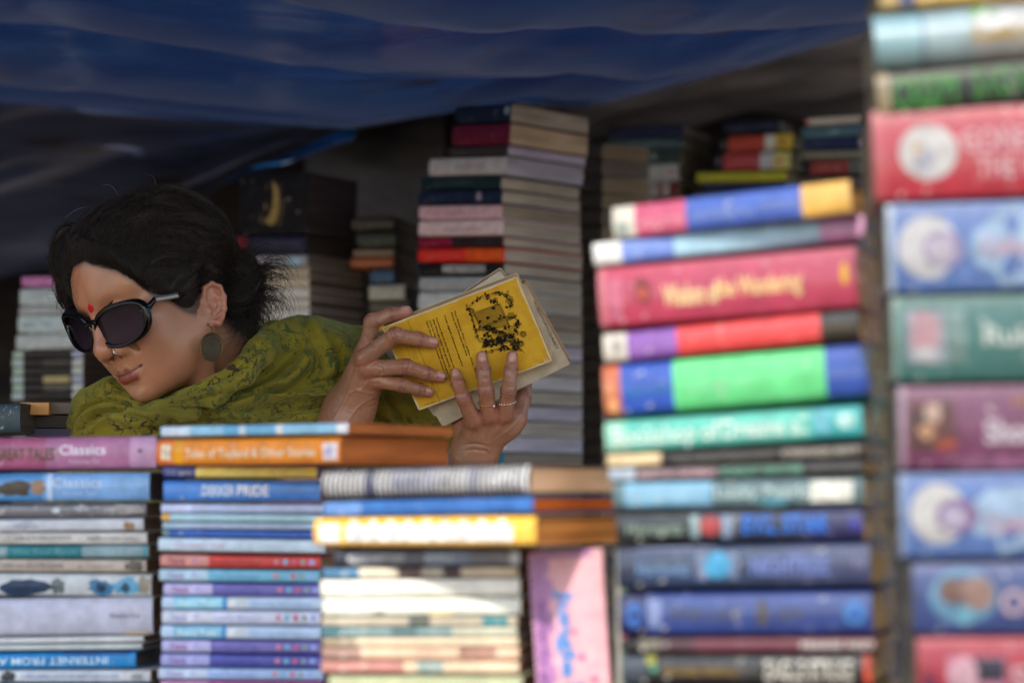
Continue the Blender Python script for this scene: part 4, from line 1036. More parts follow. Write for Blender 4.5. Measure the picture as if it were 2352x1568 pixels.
# the turquoise hem of the tarpaulin and a slack cloth bulge behind the hair
def hem_fn(U, V):
    xs = 520 + 300 * U
    y = np.interp(xs, [520, 640, 720, 780, 820], [408, 366, 328, 300, 300])
    w = np.interp(U, [0, .3, .7, .95, 1], [8, 14, 30, 30, 6])
    return Pn(xs, y + w * V, 4.66 - .02 * V)
sheet('tarpaulin_strip', "bright turquoise strip along the hem of the blue tarpaulin", 'tarpaulin', hem_fn, 30, 8, cloth_mat('turquoise_plastic', (12, 62, 106), (8, 44, 84), rough=.4))
def bulge_fn(U, V):
    xs = 700 + 320 * U
    y = 300 + 260 * V + 40 * np.sin(U * 3)
    return Pn(xs, y - 60 * U * (1 - V), 4.95 + .3 * U - .15 * np.sin(V * 3) + .05 * vnoise(U * 4, V * 3, 6))
sheet('bundle_cloth', "slack dark grey cloth over a bundle between the hair and the tall pile", 'cloth', bulge_fn, 60, 40, cloth_mat('bundle_cloth', (118, 114, 114), (80, 78, 80), rough=.8))
# ------------------------------------------------------------ smooth solids (signed distance fields meshed by surface nets)
def smin(a, b, k):
    h = np.clip(0.5 + 0.5 * (b - a) / k, 0, 1)
    return b * (1 - h) + a * h - k * h * (1 - h)
def smax(a, b, k): return -smin(-a, -b, k)
def s_sph(p, c, r): return np.sqrt(((p - np.asarray(c)) ** 2).sum(-1)) - r
def s_ell(p, c, r, Rm=None):
    q = p - np.asarray(c)
    if Rm is not None: q = q @ Rm
    r = np.asarray(r)
    k0 = np.sqrt(((q / r) ** 2).sum(-1)); k1 = np.sqrt(((q / (r * r)) ** 2).sum(-1)) + 1e-9
    return k0 * (k0 - 1) / k1
def s_cone(p, a, b, ra, rb, rip=None):
    a = np.asarray(a, float); b = np.asarray(b, float); ab = b - a
    t = np.clip(((p - a) @ ab) / (ab @ ab), 0, 1)
    return np.sqrt(((p - a - t[..., None] * ab) ** 2).sum(-1)) - (ra + (rb - ra) * t)
def s_chain(p, pts, rs, k):
    d = None
    for i in range(len(pts) - 1):
        e = s_cone(p, pts[i], pts[i + 1], rs[i], rs[i + 1])
        d = e if d is None else smin(d, e, k)
    return d

def mesh_sdf(fn, lo, hi, h, newton=2):
    lo = np.asarray(lo, float); hi = np.asarray(hi, float)
    B = 8
    nb = np.ceil((hi - lo) / (h * B)).astype(int)
    n = nb * B + 1
    D = np.full(n, 1.0, np.float32)
    ci = np.stack(np.meshgrid(*[np.arange(m) for m in nb], indexing='ij'), -1).reshape(-1, 3)
    cc = lo + (ci * B + B / 2) * h
    dc = fn(cc)
    # sign fill, then exact values in blocks near the surface
    near = np.abs(dc) < h * B * 1.05
    for b_, d_ in zip(ci[~near], dc[~near]):
        i, j, k = b_ * B
        D[i:i + B + 1, j:j + B + 1, k:k + B + 1] = 1.0 if d_ > 0 else -1.0
    off = np.stack(np.meshgrid(*[np.arange(B + 1)] * 3, indexing='ij'), -1).reshape(-1, 3)
    nblocks = ci[near]
    for s in range(0, len(nblocks), 400):
        bb = nblocks[s:s + 400]
        idx = (bb[:, None, :] * B + off[None]).reshape(-1, 3)
        v = fn(lo + idx * h)
        D[idx[:, 0], idx[:, 1], idx[:, 2]] = v
    S = D < 0
    c = np.zeros(tuple(n - 1), np.int8)
    for a in (0, 1):
        for b in (0, 1):
            for e in (0, 1):
                c += S[a:n[0] - 1 + a, b:n[1] - 1 + b, e:n[2] - 1 + e]
    act = np.argwhere((c > 0) & (c < 8))
    vid = np.full(tuple(n - 1), -1, np.int32)
    vid[act[:, 0], act[:, 1], act[:, 2]] = np.arange(len(act))
    corners = [(0,0,0),(1,0,0),(0,1,0),(1,1,0),(0,0,1),(1,0,1),(0,1,1),(1,1,1)]
    edges = [(0,1),(2,3),(4,5),(6,7),(0,2),(1,3),(4,6),(5,7),(0,4),(1,5),(2,6),(3,7)]
    dv = [D[act[:, 0] + a, act[:, 1] + b, act[:, 2] + e] for a, b, e in corners]
    acc = np.zeros((len(act), 3)); cnt = np.zeros(len(act))
    for a, b in edges:
        m = (dv[a] < 0) != (dv[b] < 0)
        t = np.where(m, dv[a] / np.where(m, dv[a] - dv[b], 1), 0)
        pa = np.array(corners[a], float); pb = np.array(corners[b], float)
        acc += np.where(m[:, None], pa + (pb - pa) * t[:, None], 0); cnt += m
    V = lo + (act + acc / cnt[:, None]) * h
    F = []
    for ax in range(3):
        sl0 = [slice(None)] * 3; sl1 = [slice(None)] * 3
        sl0[ax] = slice(0, -1); sl1[ax] = slice(1, None)
        s0, s1 = S[tuple(sl0)], S[tuple(sl1)]
        e = np.argwhere(s0 != s1)
        u, v = (ax + 1) % 3, (ax + 2) % 3
        ok = (e[:, u] > 0) & (e[:, v] > 0) & (e[:, u] < n[u] - 1) & (e[:, v] < n[v] - 1)
        e = e[ok]
        def cell(du, dv_):
            q = e.copy(); q[:, u] -= du; q[:, v] -= dv_
            return vid[q[:, 0], q[:, 1], q[:, 2]]
        q = np.stack([cell(1, 1), cell(0, 1), cell(0, 0), cell(1, 0)], -1)
        flip = ~s0[e[:, 0], e[:, 1], e[:, 2]]
        q[flip] = q[flip][:, ::-1]
        F.append(q)
    F = np.concatenate(F); F = F[(F >= 0).all(1)]
    for _ in range(newton):
        g = grad(fn, V, h * .5); d = fn(V)
        g2 = (g ** 2).sum(-1) + 1e-9
        V = V - g * np.clip(d / g2, -h, h)[:, None] * .8
    return V, F

def grad(fn, V, e):
    return np.stack([(fn(V + np.eye(3)[i] * e) - fn(V - np.eye(3)[i] * e)) / (2 * e) for i in range(3)], -1)

def topx(V):
    """picture coordinates of world points"""
    q = V - np.array(CAM)
    d = q @ np.array(FW)
    return 1176 + q[:, 0] / d * FPX, 784 - (q @ np.array(UP)) / d * FPX, d

def color_attr(me, name, rgb):
    a = me.color_attributes.new(name, 'FLOAT_COLOR', 'POINT')
    c = np.ones((len(me.vertices), 4), np.float32); c[:, :3] = rgb
    a.data.foreach_set('color', c.ravel())

def polyd(px, py, line):
    """distance from picture points to a polyline, with the signed side and position along it"""
    best = np.full(len(px), 1e9); side = np.zeros(len(px)); along = np.zeros(len(px))
    L = 0; tot = sum(math.dist(a, b) for a, b in zip(line, line[1:]))
    for (x0, y0), (x1, y1) in zip(line, line[1:]):
        dx, dy = x1 - x0, y1 - y0; l2 = dx * dx + dy * dy
        t = np.clip(((px - x0) * dx + (py - y0) * dy) / l2, 0, 1)
        ex_, ey_ = px - x0 - t * dx, py - y0 - t * dy
        d = np.hypot(ex_, ey_); m = d < best
        best[m] = d[m]; side[m] = np.sign(dx * ey_ - dy * ex_)[m]; along[m] = (L + t * math.sqrt(l2))[m] / tot
        L += math.sqrt(l2)
    return best, side, along
def smooth_line(pts, k=3):
    p = np.array(pts, float)
    for _ in range(k):
        q = [p[0]]
        for a, b in zip(p, p[1:]): q += [a * .75 + b * .25, a * .25 + b * .75]
        q.append(p[-1]); p = np.array(q)
    return [tuple(v) for v in p]
# ------------------------------------------------------------ the woman
HS = 1.01
HR = np.array([[-.6784, -.6512, -.3402], [.7210, -.6790, -.1381], [-.1411, -.3390, .9302]])   # columns: her right, forward, up
_rl = math.radians(3.5)                      # roll of the head in the picture plane, about the forehead
_RR = np.array([[math.cos(_rl), 0, -math.sin(_rl)], [0, 1, 0], [math.sin(_rl), 0, math.cos(_rl)]])
_pv = np.array(P(200, 640, 2.86))
HR = _RR @ HR
HC = _RR @ (np.array(P(347, 671, 2.93)) - _pv) + _pv
def to_head(p): return (p - HC) @ HR / HS
def from_head(q): return np.asarray(q) @ HR.T * HS + HC

def head_sdf(q):
    x = q[:, 0]; ax = np.sqrt(x * x + 1e-6)
    m = np.stack([ax, q[:, 1], q[:, 2]], -1)
    d = s_ell(q, (0, -.018, .030), (.073, .094, .080))
    d = smin(d, s_ell(q, (0, .022, .022), (.065, .068, .070)), .03)
    d = smin(d, s_ell(q, (0, .020, -.038), (.059, .064, .066)), .03)
    d = smin(d, s_ell(q, (0, .032, -.070), (.047, .050, .042)), .025)
    d = smin(d, s_ell(q, (0, .068, -.106), (.020, .014, .013)), .028)
    d = smin(d, s_ell(m, (.036, .034, -.062), (.021, .028, .026)), .02)
    d = smin(d, s_ell(q, (0, .012, -.086), (.046, .046, .028)), .03)
    d = smin(d, s_cone(m, (.052, -.004, -.056), (.032, .045, -.090), .018, .014), .030)
    d = smin(d, s_ell(m, (.044, .050, -.030), (.021, .020, .017)), .022)
    d = smin(d, s_ell(m, (.036, .057, -.052), (.020, .017, .019)), .022)          # cheek, lifted by the smile
    d = smin(d, s_cone(m, (.016, .080, .014), (.042, .064, .018), .008, .008), .020)  # brow
    d = smax(d, -s_ell(m, (.031, .098, -.003), (.018, .015, .011)), .012)         # eye hollow
    d = smin(d, s_ell(m, (.031, .070, -.003), (.013, .014, .012)), .004)          # eyeball under its lid
    # nose
    n = s_cone(q, (0, .085, .006), (0, .0990, -.038), .0078, .0095)
    n = smin(n, s_ell(q, (0, .1000, -.0445), (.0124, .0120, .0108)), .008)
    n = smin(n, s_ell(m, (.0180, .0862, -.0500), (.0098, .0125, .0092)), .004)
    d = smin(d, n, .008)
    d = smax(d, -s_ell(m, (.0080, .0930, -.0575), (.0042, .0066, .0044)), .003)
    # muzzle and lips
    d = smin(d, s_ell(q, (0, .063, -.074), (.033, .019, .023)), .016)
    up = s_chain(m, [(0, .0852, -.0755), (.008, .0850, -.0750), (.024, .0770, -.0758), (.0435, .0590, -.0702)], [.0026, .0028, .0022, .0006], .004)
    lw = s_chain(m, [(0, .0842, -.0856), (.012, .0826, -.0850), (.026, .0748, -.0808), (.0435, .0590, -.0708)], [.0052, .0048, .0034, .0006], .004)
    d = smin(d, up, .0035); d = smin(d, lw, .0035)
    cut = s_chain(m, [(0, .0910, -.0796), (.012, .0895, -.0796), (.026, .0812, -.0776), (.0455, .0600, -.0692)], [.0012, .0012, .0012, .0010], .002)
    d = smax(d, -cut, .0022)
    d = smax(d, -s_ell(q, (0, .0885, -.0970), (.015, .0075, .0035)), .010)         # hollow under the lower lip
    # fold from the nose wing to the mouth corner
    d = smax(d, -s_chain(m, [(.0235, .0850, -.0440), (.0315, .0770, -.0560), (.0400, .0660, -.0660)], [.0008, .0008, .0004], .003), .009)
    # ear
    e = ear_sdf(m)
    d = smin(d, s_ell(q, (0, .078, .012), (.016, .010, .014)), .012)
    d = smin(d, e, .005)
    return d, up, lw

_ea = math.radians(14)
ER = np.array([[math.cos(.35), -math.sin(.35), 0], [math.sin(.35), math.cos(.35), 0], [0, 0, 1]])
def ear_sdf(m):
    c = np.array((.0725, -.019, -.046))
    q = (m - c) @ ER / .79               # x outwards, y forwards, z up
    # tilt the long axis backwards
    cz, sz = math.cos(.18), math.sin(.18)
    q = np.stack([q[:, 0], q[:, 1] * cz + q[:, 2] * sz, -q[:, 1] * sz + q[:, 2] * cz], -1)
    plate = s_ell(q, (-.001, -.001, .004), (.0042, .0170, .0255))
    rim_pts = [(.000, .0120, -.002), (.003, .0135, .012), (.004, .0080, .0270), (.004, -.004, .0315), (.004, -.0150, .0235), (.004, -.0180, .008), (.003, -.0145, -.010), (.001, -.008, -.021), (.001, .000, -.0275), (.001, .006, -.0265)]
    rim = s_chain(q, rim_pts, [.0026, .0030, .0034, .0034, .0034, .0034, .0032, .0036, .0058, .0044], .004)
    anti = s_chain(q, [(.001, -.002, .021), (.003, -.0095, .008), (.003, -.0070, -.008), (.002, .001, -.0145)], [.0022, .0030, .0028, .0026], .004)
    trag = s_cone(q, (.002, .0115, -.004), (.004, .0085, -.009), .0034, .0026)
    d = smin(plate, rim, .004)
    d = smax(d, -s_ell(q, (.0070, .002, .000), (.0080, .0080, .0105)), .0025)
    d = smax(d, -s_chain(q, [(.0075, .0085, .012), (.0078, .002, .0245), (.0075, -.009, .0215), (.0070, -.0125, .008)], [.0022, .0022, .0022, .0018], .002), .003)
    d = smin(d, anti, .003); d = smin(d, trag, .003)
    root = s_ell(q, (-.009, .004, .002), (.009, .011, .022))
    return smin(d, root, .006) * .79

NK0, NK1 = np.array(P(462, 800, 3.005)), np.array(P(590, 930, 3.08))
SH_L, SH_R = np.array(P(380, 1080, 2.98)), np.array(P(840, 1000, 3.20))
def body_sdf(p):
    q = to_head(p)
    d = head_sdf(q)[0] * HS
    nk = s_cone(p, NK0, NK1, .047, .056)
    nk2 = s_cone(p, from_head((-.046, -.012, -.040)), from_head((-.014, .004, -.16)), .012, .014)    # neck muscle below the ear
    d = smin(d, smin(nk, nk2, .03), .022)
    d = smin(d, s_ell(p, np.array(P(600, 1110, 3.10)), (.14, .09, .12)), .05)
    return d

def hand_skin(): pass
def hand_sdf(fingers, palm, wrist, extra=()):
    """fingers: list of (points, radii) from knuckle to tip; palm: list of (a, b, ra, rb)"""
    fs = [([np.array(a, float) for a in pts], rs) for pts, rs in fingers]
    def fn(p):
        pd = None
        for a, b, ra, rb in palm:
            e = s_cone(p, a, b, ra, rb)
            pd = e if pd is None else smin(pd, e, .012)
        fd = None
        for pts, rs in fs:
            e = s_chain(p, pts, rs, .0035)
            for j in range(1, len(pts) - 1):                      # knuckle swelling with fine creases
                ax_ = pts[j + 1] - pts[j - 1]; ax_ = ax_ / np.linalg.norm(ax_)
                r = np.sqrt(((p - pts[j]) ** 2).sum(-1)) - rs[j] * 1.06
                e = smin(e, r, .004)
                s = (p - pts[j]) @ ax_
                w = np.exp(-(s / .0042) ** 2) * (np.abs(e) < .01)
                e = e + w * .0006 * (1 + np.cos(s / .0026 * 2 * math.pi)) * .8
            fd = e if fd is None else smin(fd, e, .0022)
        d = smin(pd, fd, .009)
        for a, b, ra, rb in extra:
            d = smin(d, s_cone(p, a, b, ra, rb), .02)
        return d
    return fn
a_ = np.array
# plane of the yellow paperback's back cover (its top edge leans towards the camera)
YTL, YTR, YBL = P(877, 752, 2.925), P(1187, 635, 2.897), P(955, 945, 2.958)
YN = (YTR - YTL).cross(YBL - YTL).normalized()
if YN.y > 0: YN = -YN
def Q(x, y, off):
    """point seen at (x, y), off metres in front of the yellow cover"""
    return on_plane(x, y, YTL + YN * off, YN)
LF = [([Q(842,800,.006), Q(855,738,.004), Q(898,722,-.006), Q(935,717,-.009)], [.0105, .0092, .0084, .0070]),
      ([Q(836,822,.016), Q(908,770,.026), Q(962,779,.012), Q(994,788,.0062)], [.0108, .0094, .0084, .0070]),
      ([Q(846,846,.016), Q(932,842,.026), Q(978,857,.012), Q(1013,866,.0060)], [.0106, .0092, .0082, .0066]),
      ([Q(862,872,.012), Q(924,884,.018), Q(960,894,.010), Q(985,901,.0055)], [.0098, .0083, .0074, .0060]),
      ([Q(852,880,-.022), Q(880,862,-.045), Q(915,850,-.062), Q(945,842,-.068)], [.013, .0115, .010, .008])]
LW = Q(802, 940, -.012)
LP = [(LW, Q(842,800,-.002), .023, .0115), (LW, Q(838,824,.005), .024, .0120), (LW, Q(848,846,.005), .024, .0118), (LW, Q(864,872,.002), .022, .0110), (LW, Q(852,880,-.022), .022, .015)]
LX = [(LW, P(712, 1110, 2.935), .0262, .034), (P(712, 1110, 2.935), P(640, 1220, 3.02), .034, .04)]
RF = [([Q(1086,962,.022), Q(1064,914,.030), Q(1052,880,.014), Q(1046,857,.0058)], [.0106, .0088, .0078, .0064]),
      ([Q(1124,950,.020), Q(1116,898,.030), Q(1110,850,.015), Q(1107,818,.0062)], [.0106, .0092, .0082, .0068]),
      ([Q(1160,948,.018), Q(1168,896,.028), Q(1174,850,.014), Q(1177,817,.0060)], [.0106, .0090, .0080, .0066]),
      ([Q(1186,956,-.016), Q(1201,915,-.042), Q(1204,882,-.060), Q(1190,858,-.070)], [.0112, .0096, .0084, .0070]),
      ([Q(1070,985,-.030), Q(1050,945,-.060), Q(1040,905,-.078), Q(1036,875,-.084)], [.014, .0115, .010, .008])]
RW = Q(1088, 1048, -.012)
RP = [(RW, Q(1086,966,.012), .020, .0120), (RW, Q(1124,956,.011), .021, .0120), (RW, Q(1158,954,.008), .020, .0120), (RW, Q(1184,960,-.016), .019, .0125), (Q(1115,990,-.008), Q(1165,975,-.008), .020, .018), (RW, Q(1070,985,-.030), .020, .014)]
RX = [(RW, P(1080, 1200, 3.03), .0235, .030), (P(1080, 1200, 3.03), P(900, 1290, 3.22), .032, .045)]
def np3(L): return [(a_(x), a_(y), r, s) for x, y, r, s in L]
lh = hand_sdf(LF, np3(LP), LW, np3(LX)); rh = hand_sdf(RF, np3(RP), RW, np3(RX))

def nrange(pts, pad):
    q = np.array([list(p) for p in pts]); return q.min(0) - pad, q.max(0) + pad

def vn3(p, s, seed=0):
    """cheap smooth 3-D noise in 0..1"""
    q = p * s
    return (.5 + .5 * np.sin(q[:, 0] + 1.7 * np.sin(q[:, 1] * .9 + seed) + seed) * np.cos(q[:, 2] * 1.1 + 1.3 * np.sin(q[:, 0] * .7 - q[:, 1] * .8 + seed * 2)))

PH = np.radians([0, 8, 20, 34, 43, 50, 62, 72, 81, 88, 94, 101, 108, 112, 118, 128, 180])
ZH = np.array([.062, .062, .051, .037, .0175, -.003, -.020, -.036, -.046, -.043, -.034, -.022, -.015, -.028, -.052, -.058, -.062])
def hairline(q):
    ph = np.arctan2(np.abs(q[:, 0]), q[:, 1])
    return q[:, 2] - np.interp(ph, PH, ZH)
def skin_tint(V, head=True):
    base = np.array(lin((176, 121, 90)))
    c = np.tile(base, (len(V), 1))
    n = vn3(V, 60, 1) * .5 + vn3(V, 140, 2) * .3 + vn3(V, 33, 5) * .4
    c *= (0.79 + .34 * n)[:, None] * np.array([1, 1, 1])
    c = c * (1 + .12 * (vn3(V, 25, 8) - .5)[:, None] * np.array([1.0, -.3, -.8]))
    if head:
        q = to_head(V); _, up, lw = head_sdf(q)
        def mix(col, w):
            nonlocal c
            c = c * (1 - w[:, None]) + np.array(lin(col)) * w[:, None]
        ax = np.abs(q[:, 0]); m = np.stack([ax, q[:, 1], q[:, 2]], -1)
        mix((196, 112, 96), .30 * np.exp(-(s_sph(m, (.042, .06, -.035), 0) / .022) ** 2))       # cheek
        mix((190, 106, 92), .30 * np.exp(-(s_sph(q, (0, .103, -.042), 0) / .014) ** 2))
        mix((180, 100, 90), .35 * np.clip(1 - ear_sdf(m) / .004, 0, 1) * (ax > .066))
        mix((128, 84, 66), .35 * np.clip(vn3(V, 45, 9) * 1.5 - .6, 0, 1) * np.clip((q[:, 2] - .03) / .02, 0, 1))
        if False: mix((110, 72, 60), .8 * np.exp(-((q[:, 2] - .026 + ax * .0) / .0035) ** 2) * ((ax > .012) & (ax < .045) & (q[:, 1] > .05)))  # brows (mostly behind the frames)
        fl = hairline(q)                                 # roots and down at the hairline
        mix((30, 20, 16), np.clip((fl + .0095) / .0095, 0, 1) ** 1.5 * .8 * (np.abs(q[:, 0]) < .071))
        wl = np.clip(1 - (np.minimum(up, lw) - .0002) / .0012, 0, 1) * (q[:, 1] > .05)
        mix((146, 58, 60), wl * .9)
        mix((104, 44, 42), np.clip(1 - (up - .0002) / .001, 0, 1) * (q[:, 1] > .05) * .35)
        mix((50, 28, 24), np.clip(1 - s_ell(m, (.0080, .0930, -.0570), (.0040, .0062, .0044)) / .0015, 0, 1) * .85)  # nostril shade painted into the skin colour
        mix((120, 70, 56), .55 * np.exp(-(s_chain(m, [(.0245, .0850, -.0440), (.0325, .0770, -.0560), (.0430, .0640, -.0690)], [0, 0, 0], .001) / .0028) ** 2))
        mix((90, 40, 40), np.clip(1 - s_chain(m, [(0, .0880, -.0796), (.012, .0865, -.0796), (.026, .0786, -.0776), (.0450, .0582, -.0695)], [.0012] * 4, .002) / .0010, 0, 1) * .8)
        for (mx, mz, r) in ((-.052, -.012, .0012), (-.050, -.056, .0008), (-.060, -.035, .0009), (-.055, .030, .0009), (-.035, -.046, .0009)):
            mix((110, 66, 54), .5 * np.exp(-(((q[:, 0] - mx) ** 2 + (q[:, 2] - mz) ** 2) / r ** 2)) * (q[:, 1] > 0))
    return c

def skin_material():
    m, nt, b = base_mat("skin")
    at = node(nt, "ShaderNodeVertexColor"); at.layer_name = "tint"
    nt.links.new(at.outputs[0], b.inputs["Base Color"])
    b.inputs["Roughness"].default_value = .38
    b.inputs["Specular IOR Level"].default_value = .55
    b.inputs["Subsurface Weight"].default_value = .25
    b.inputs["Subsurface Radius"].default_value = (1, .35, .2)
    b.inputs["Subsurface Scale"].default_value = .004
    tc = node(nt, "ShaderNodeTexCoord")
    nz = node(nt, "ShaderNodeTexNoise", _Scale=230.0, _Detail=4.0)
    vo = node(nt, "ShaderNodeTexVoronoi", _Scale=300.0)
    nt.links.new(tc.outputs["Object"], nz.inputs["Vector"]); nt.links.new(tc.outputs["Object"], vo.inputs["Vector"])
    ad = node(nt, "ShaderNodeMath", operation='ADD')
    nt.links.new(nz.outputs["Fac"], ad.inputs[0]); nt.links.new(vo.outputs["Distance"], ad.inputs[1])
    bp = node(nt, "ShaderNodeBump", _Strength=.22, _Distance=.0007)
    nt.links.new(ad.outputs[0], bp.inputs["Height"]); nt.links.new(bp.outputs[0], b.inputs["Normal"])
    return m
SKIN = skin_material()
person = empty('person', (HC[0] + .1, HC[1] + .1, 0), "woman in sunglasses and olive shawl leaning over the stacks, old paperbacks in both hands", 'person')
person_inv = Matrix.Translation(-Vector((HC[0] + .1, HC[1] + .1, 0)))
def pchild(name, me, mats, parent=None, smooth=True):
    o = link_mesh(name, me, None, mats)
    o.parent = parent or person
    if parent is None: o.matrix_parent_inverse = person_inv
    else: o.matrix_parent_inverse = (parent.matrix_parent_inverse if False else Matrix.Identity(4))
    return o
def merge(meshes):
    V = []; F = []; n = 0
    for v, f in meshes:
        V.append(v); F.append(f + n); n += len(v)
    return np.concatenate(V), np.concatenate(F)

hb = HC
Vh, Fh = mesh_sdf(body_sdf, (hb[0] - .135, hb[1] - .16, hb[2] - .20), (hb[0] + .24, hb[1] + .19, hb[2] + .135), .0014)
allL = [p for f in LF for p in f[0]] + [LW, P(712,1110,2.935), P(640,1220,3.02)]
allR = [p for f in RF for p in f[0]] + [RW, P(1080,1200,3.03), P(900,1290,3.22)]
Vl, Fl = mesh_sdf(lh, *nrange(allL, .05), .0011)
Vr, Fr = mesh_sdf(rh, *nrange(allR, .05), .0011)
# tendons on the backs of the hands come from the metacarpal cones; tint each piece
def hand_tint(V, F):
    c = skin_tint(V, False)
    c = c * np.array([.84, .86, .92])
    def mix(col, w):
        nonlocal c
        c = c * (1 - w[:, None]) + np.array(lin(col)) * w[:, None]
    for pts, rs in F:
        pp = [np.array(p) for p in pts]
        for j in (1, 2):
            ax_ = pp[j + 1] - pp[j - 1]; ax_ /= np.linalg.norm(ax_)
            d = np.sqrt(((V - pp[j]) ** 2).sum(-1)); s_ = (V - pp[j]) @ ax_
            near = np.clip(1.6 - d / rs[j], 0, 1)
            mix((150, 86, 70), .45 * np.exp(-(s_ / .006) ** 2) * np.clip(near * 2, 0, 1))
            wob = .0004 * np.sin(V[:, 0] * 900 + j)
            for o in ((-.0030, 0, .0030) if j == 1 else (-.0012, .0014)):
                mix((84, 46, 38), .62 * np.exp(-((s_ + wob - o) / .00045) ** 2) * np.clip(near * 2.5, 0, 1))
        d = np.sqrt(((V - pp[0]) ** 2).sum(-1)); mix((160, 96, 78), .4 * np.exp(-((d - rs[0]) / .006) ** 2))
        d = np.sqrt(((V - pp[3]) ** 2).sum(-1)); mix((190, 122, 104), .4 * np.exp(-((d - rs[3]) / .006) ** 2))
    return c
def px_ridge(V, F, lines, fn):
    """veins, tendons and wrinkles drawn into the surface facing the camera"""
    g = grad(fn, V, .0008); N_ = g / (np.linalg.norm(g, axis=1)[:, None] + 1e-9)
    x, y, _ = topx(V); fr = np.clip(-N_[:, 1] * 2, 0, 1)
    D_ = np.zeros(len(V))
    for pts, w, amp in lines:
        L = smooth_line(pts, 2); dist, _, al = polyd(x, y, L)
        D_ += amp * np.exp(-(dist / w) ** 2) * np.sin(np.pi * np.clip(al, .03, .97)) ** .5
    D_ *= 1.6
    D_ += .0005 * (vnoise(x / 2.6 + y / 9, y / 3.2, 4) - .5) + .0004 * (vnoise(x / 7 + y / 20, y / 5, 9) - .5)
    return V + N_ * (D_ * fr)[:, None]
Vl = px_ridge(Vl, Fl, [([(808, 905), (822, 870), (834, 838)], 4, .0012), ([(800, 900), (815, 858), (826, 825)], 3.5, .0009), ([(822, 905), (838, 885), (850, 868)], 3.5, .0009),
    ([(790, 930), (812, 890), (845, 905), (870, 900)], 3, .0007), ([(765, 965), (790, 925), (808, 880)], 3.5, .0008), ([(800, 965), (825, 930), (850, 915)], 3, .0007),
    ([(868, 835), (880, 850), (872, 862)], 3, -.0012), ([(850, 925), (872, 915), (890, 905)], 3, -.0010), ([(845, 935), (868, 928)], 3, -.0008), ([(838, 770), (850, 790), (862, 800)], 3, -.001)], lh)
Vr = px_ridge(Vr, Fr, [([(1082, 1015), (1084, 990), (1084, 968)], 4, .0010), ([(1108, 1010), (1118, 985), (1122, 962)], 4, .0011), ([(1128, 1005), (1148, 980), (1158, 962)], 4, .0010),
    ([(1060, 1022), (1090, 1018), (1125, 1026)], 3, -.0010), ([(1065, 1035), (1095, 1032), (1122, 1038)], 3, -.0009), ([(1150, 1000), (1172, 985), (1190, 965)], 3.5, .0008), ([(1100, 1000), (1096, 975), (1100, 958)], 3, .0007),
    ([(1140, 905), (1142, 925), (1138, 940)], 3, -.0012), ([(1092, 915), (1098, 935), (1100, 948)], 3, -.0012)], rh)
Vb, Fb = merge([(Vh, Fh), (Vl, Fl), (Vr, Fr)])
bme = mesh_np('body', Vb, Fb)
cols = np.concatenate([skin_tint(Vh), hand_tint(Vl, LF), hand_tint(Vr, RF)])
color_attr(bme, 'tint', cols)
body = pchild('body', bme, [SKIN])

from mathutils.bvhtree import BVHTree
head_bvh = BVHTree.FromPolygons([tuple(v) for v in Vh], [tuple(int(i) for i in f) for f in Fh])
def hit(x, y, bvh=head_bvh):
    r = ray(x, y).normalized()
    loc, nor, idx, dist = bvh.ray_cast(CAM, r)
    if loc is None: return P(x, y, 2.9), Vector((0, -1, 0))
    if nor.dot(r) > 0: nor = -nor
    return loc, nor

def basis(n, up=Vector((0, 0, 1))):
    n = n.normalized(); x = up.cross(n).normalized(); y = n.cross(x)
    return x, y, n
def dome(name, c, n, rx, ry, rz, mat, up=Vector((0, 0, 1)), parent=None, nu=24, nv=8):
    x, y, n = basis(n, up)
    V = []; F = []
    for j in range(nv + 1):
        t = (math.pi / 2) * j / nv
        for i in range(nu):
            a = 2 * math.pi * i / nu
            V.append(tuple(c + x * (rx * math.cos(t) * math.cos(a)) + y * (ry * math.cos(t) * math.sin(a)) + n * (rz * math.sin(t))))
    for j in range(nv):
        for i in range(nu):
            F.append((j * nu + i, j * nu + (i + 1) % nu, (j + 1) * nu + (i + 1) % nu, (j + 1) * nu + i))
    return pchild(name, mesh_np(name, V, F), [mat])
# bindi
bc, bn = hit(208, 708)
dome('bindi', bc - bn * .0003, bn, .0050, .0058, .0011, paint((190, 8, 28), .55, var=.04))
# nails
nail_m = paint((190, 138, 124), .28, var=.04, coat=.3)
def nail(pts, r, k=1.0, toward=Vector((0, -1, 0.0)), t0=.42):
    a, b = Vector(pts[-2]), Vector(pts[-1])
    d = (b - a).normalized()
    tip = b + d * r * .45
    n = (toward - d * toward.dot(d)).normalized()
    c = tip - d * .0056 + n * (r * 1.04)
    x = d.cross(n).normalized()
    V = []; F = []
    nu, nv = 9, 11
    hw, hl = r * .80 * k, .0068 * k
    for j in range(nv):
        v = -1 + 2 * j / (nv - 1)
        wv = hw * (1 - .35 * max(0, abs(v) - .45) ** 1.3 * 2) 
        if abs(v) == 1: wv *= .75
        for i in range(nu):
            u = -1 + 2 * i / (nu - 1)
            p = c + x * (wv * u) + d * (hl * v) - n * (r * .55 * u * u * .8) - n * (.0012 * v * v) + n * .0012
            V.append(tuple(p))
    for j in range(nv - 1):
        for i in range(nu - 1):
            F.append((j * nu + i, j * nu + i + 1, (j + 1) * nu + i + 1, (j + 1) * nu + i))
    o = pchild('fingernail', mesh_np('fingernail', V, F), [nail_m])
    s = o.modifiers.new('t', 'SOLIDIFY'); s.thickness = .0006
CV = Vector((0, -1, .15))
nail(LF[0][0], .0070, 1, Vector((-.2, -.6, .9))); nail(LF[1][0], .0070, 1, Vector((.1, -.8, .5))); nail(LF[2][0], .0066, 1, Vector((.1, -.8, .5))); nail(LF[3][0], .0060, .95, Vector((.1, -.8, .5)))
for k in (0, 1, 2): nail(RF[k][0], RF[k][1][-1], 1, CV)
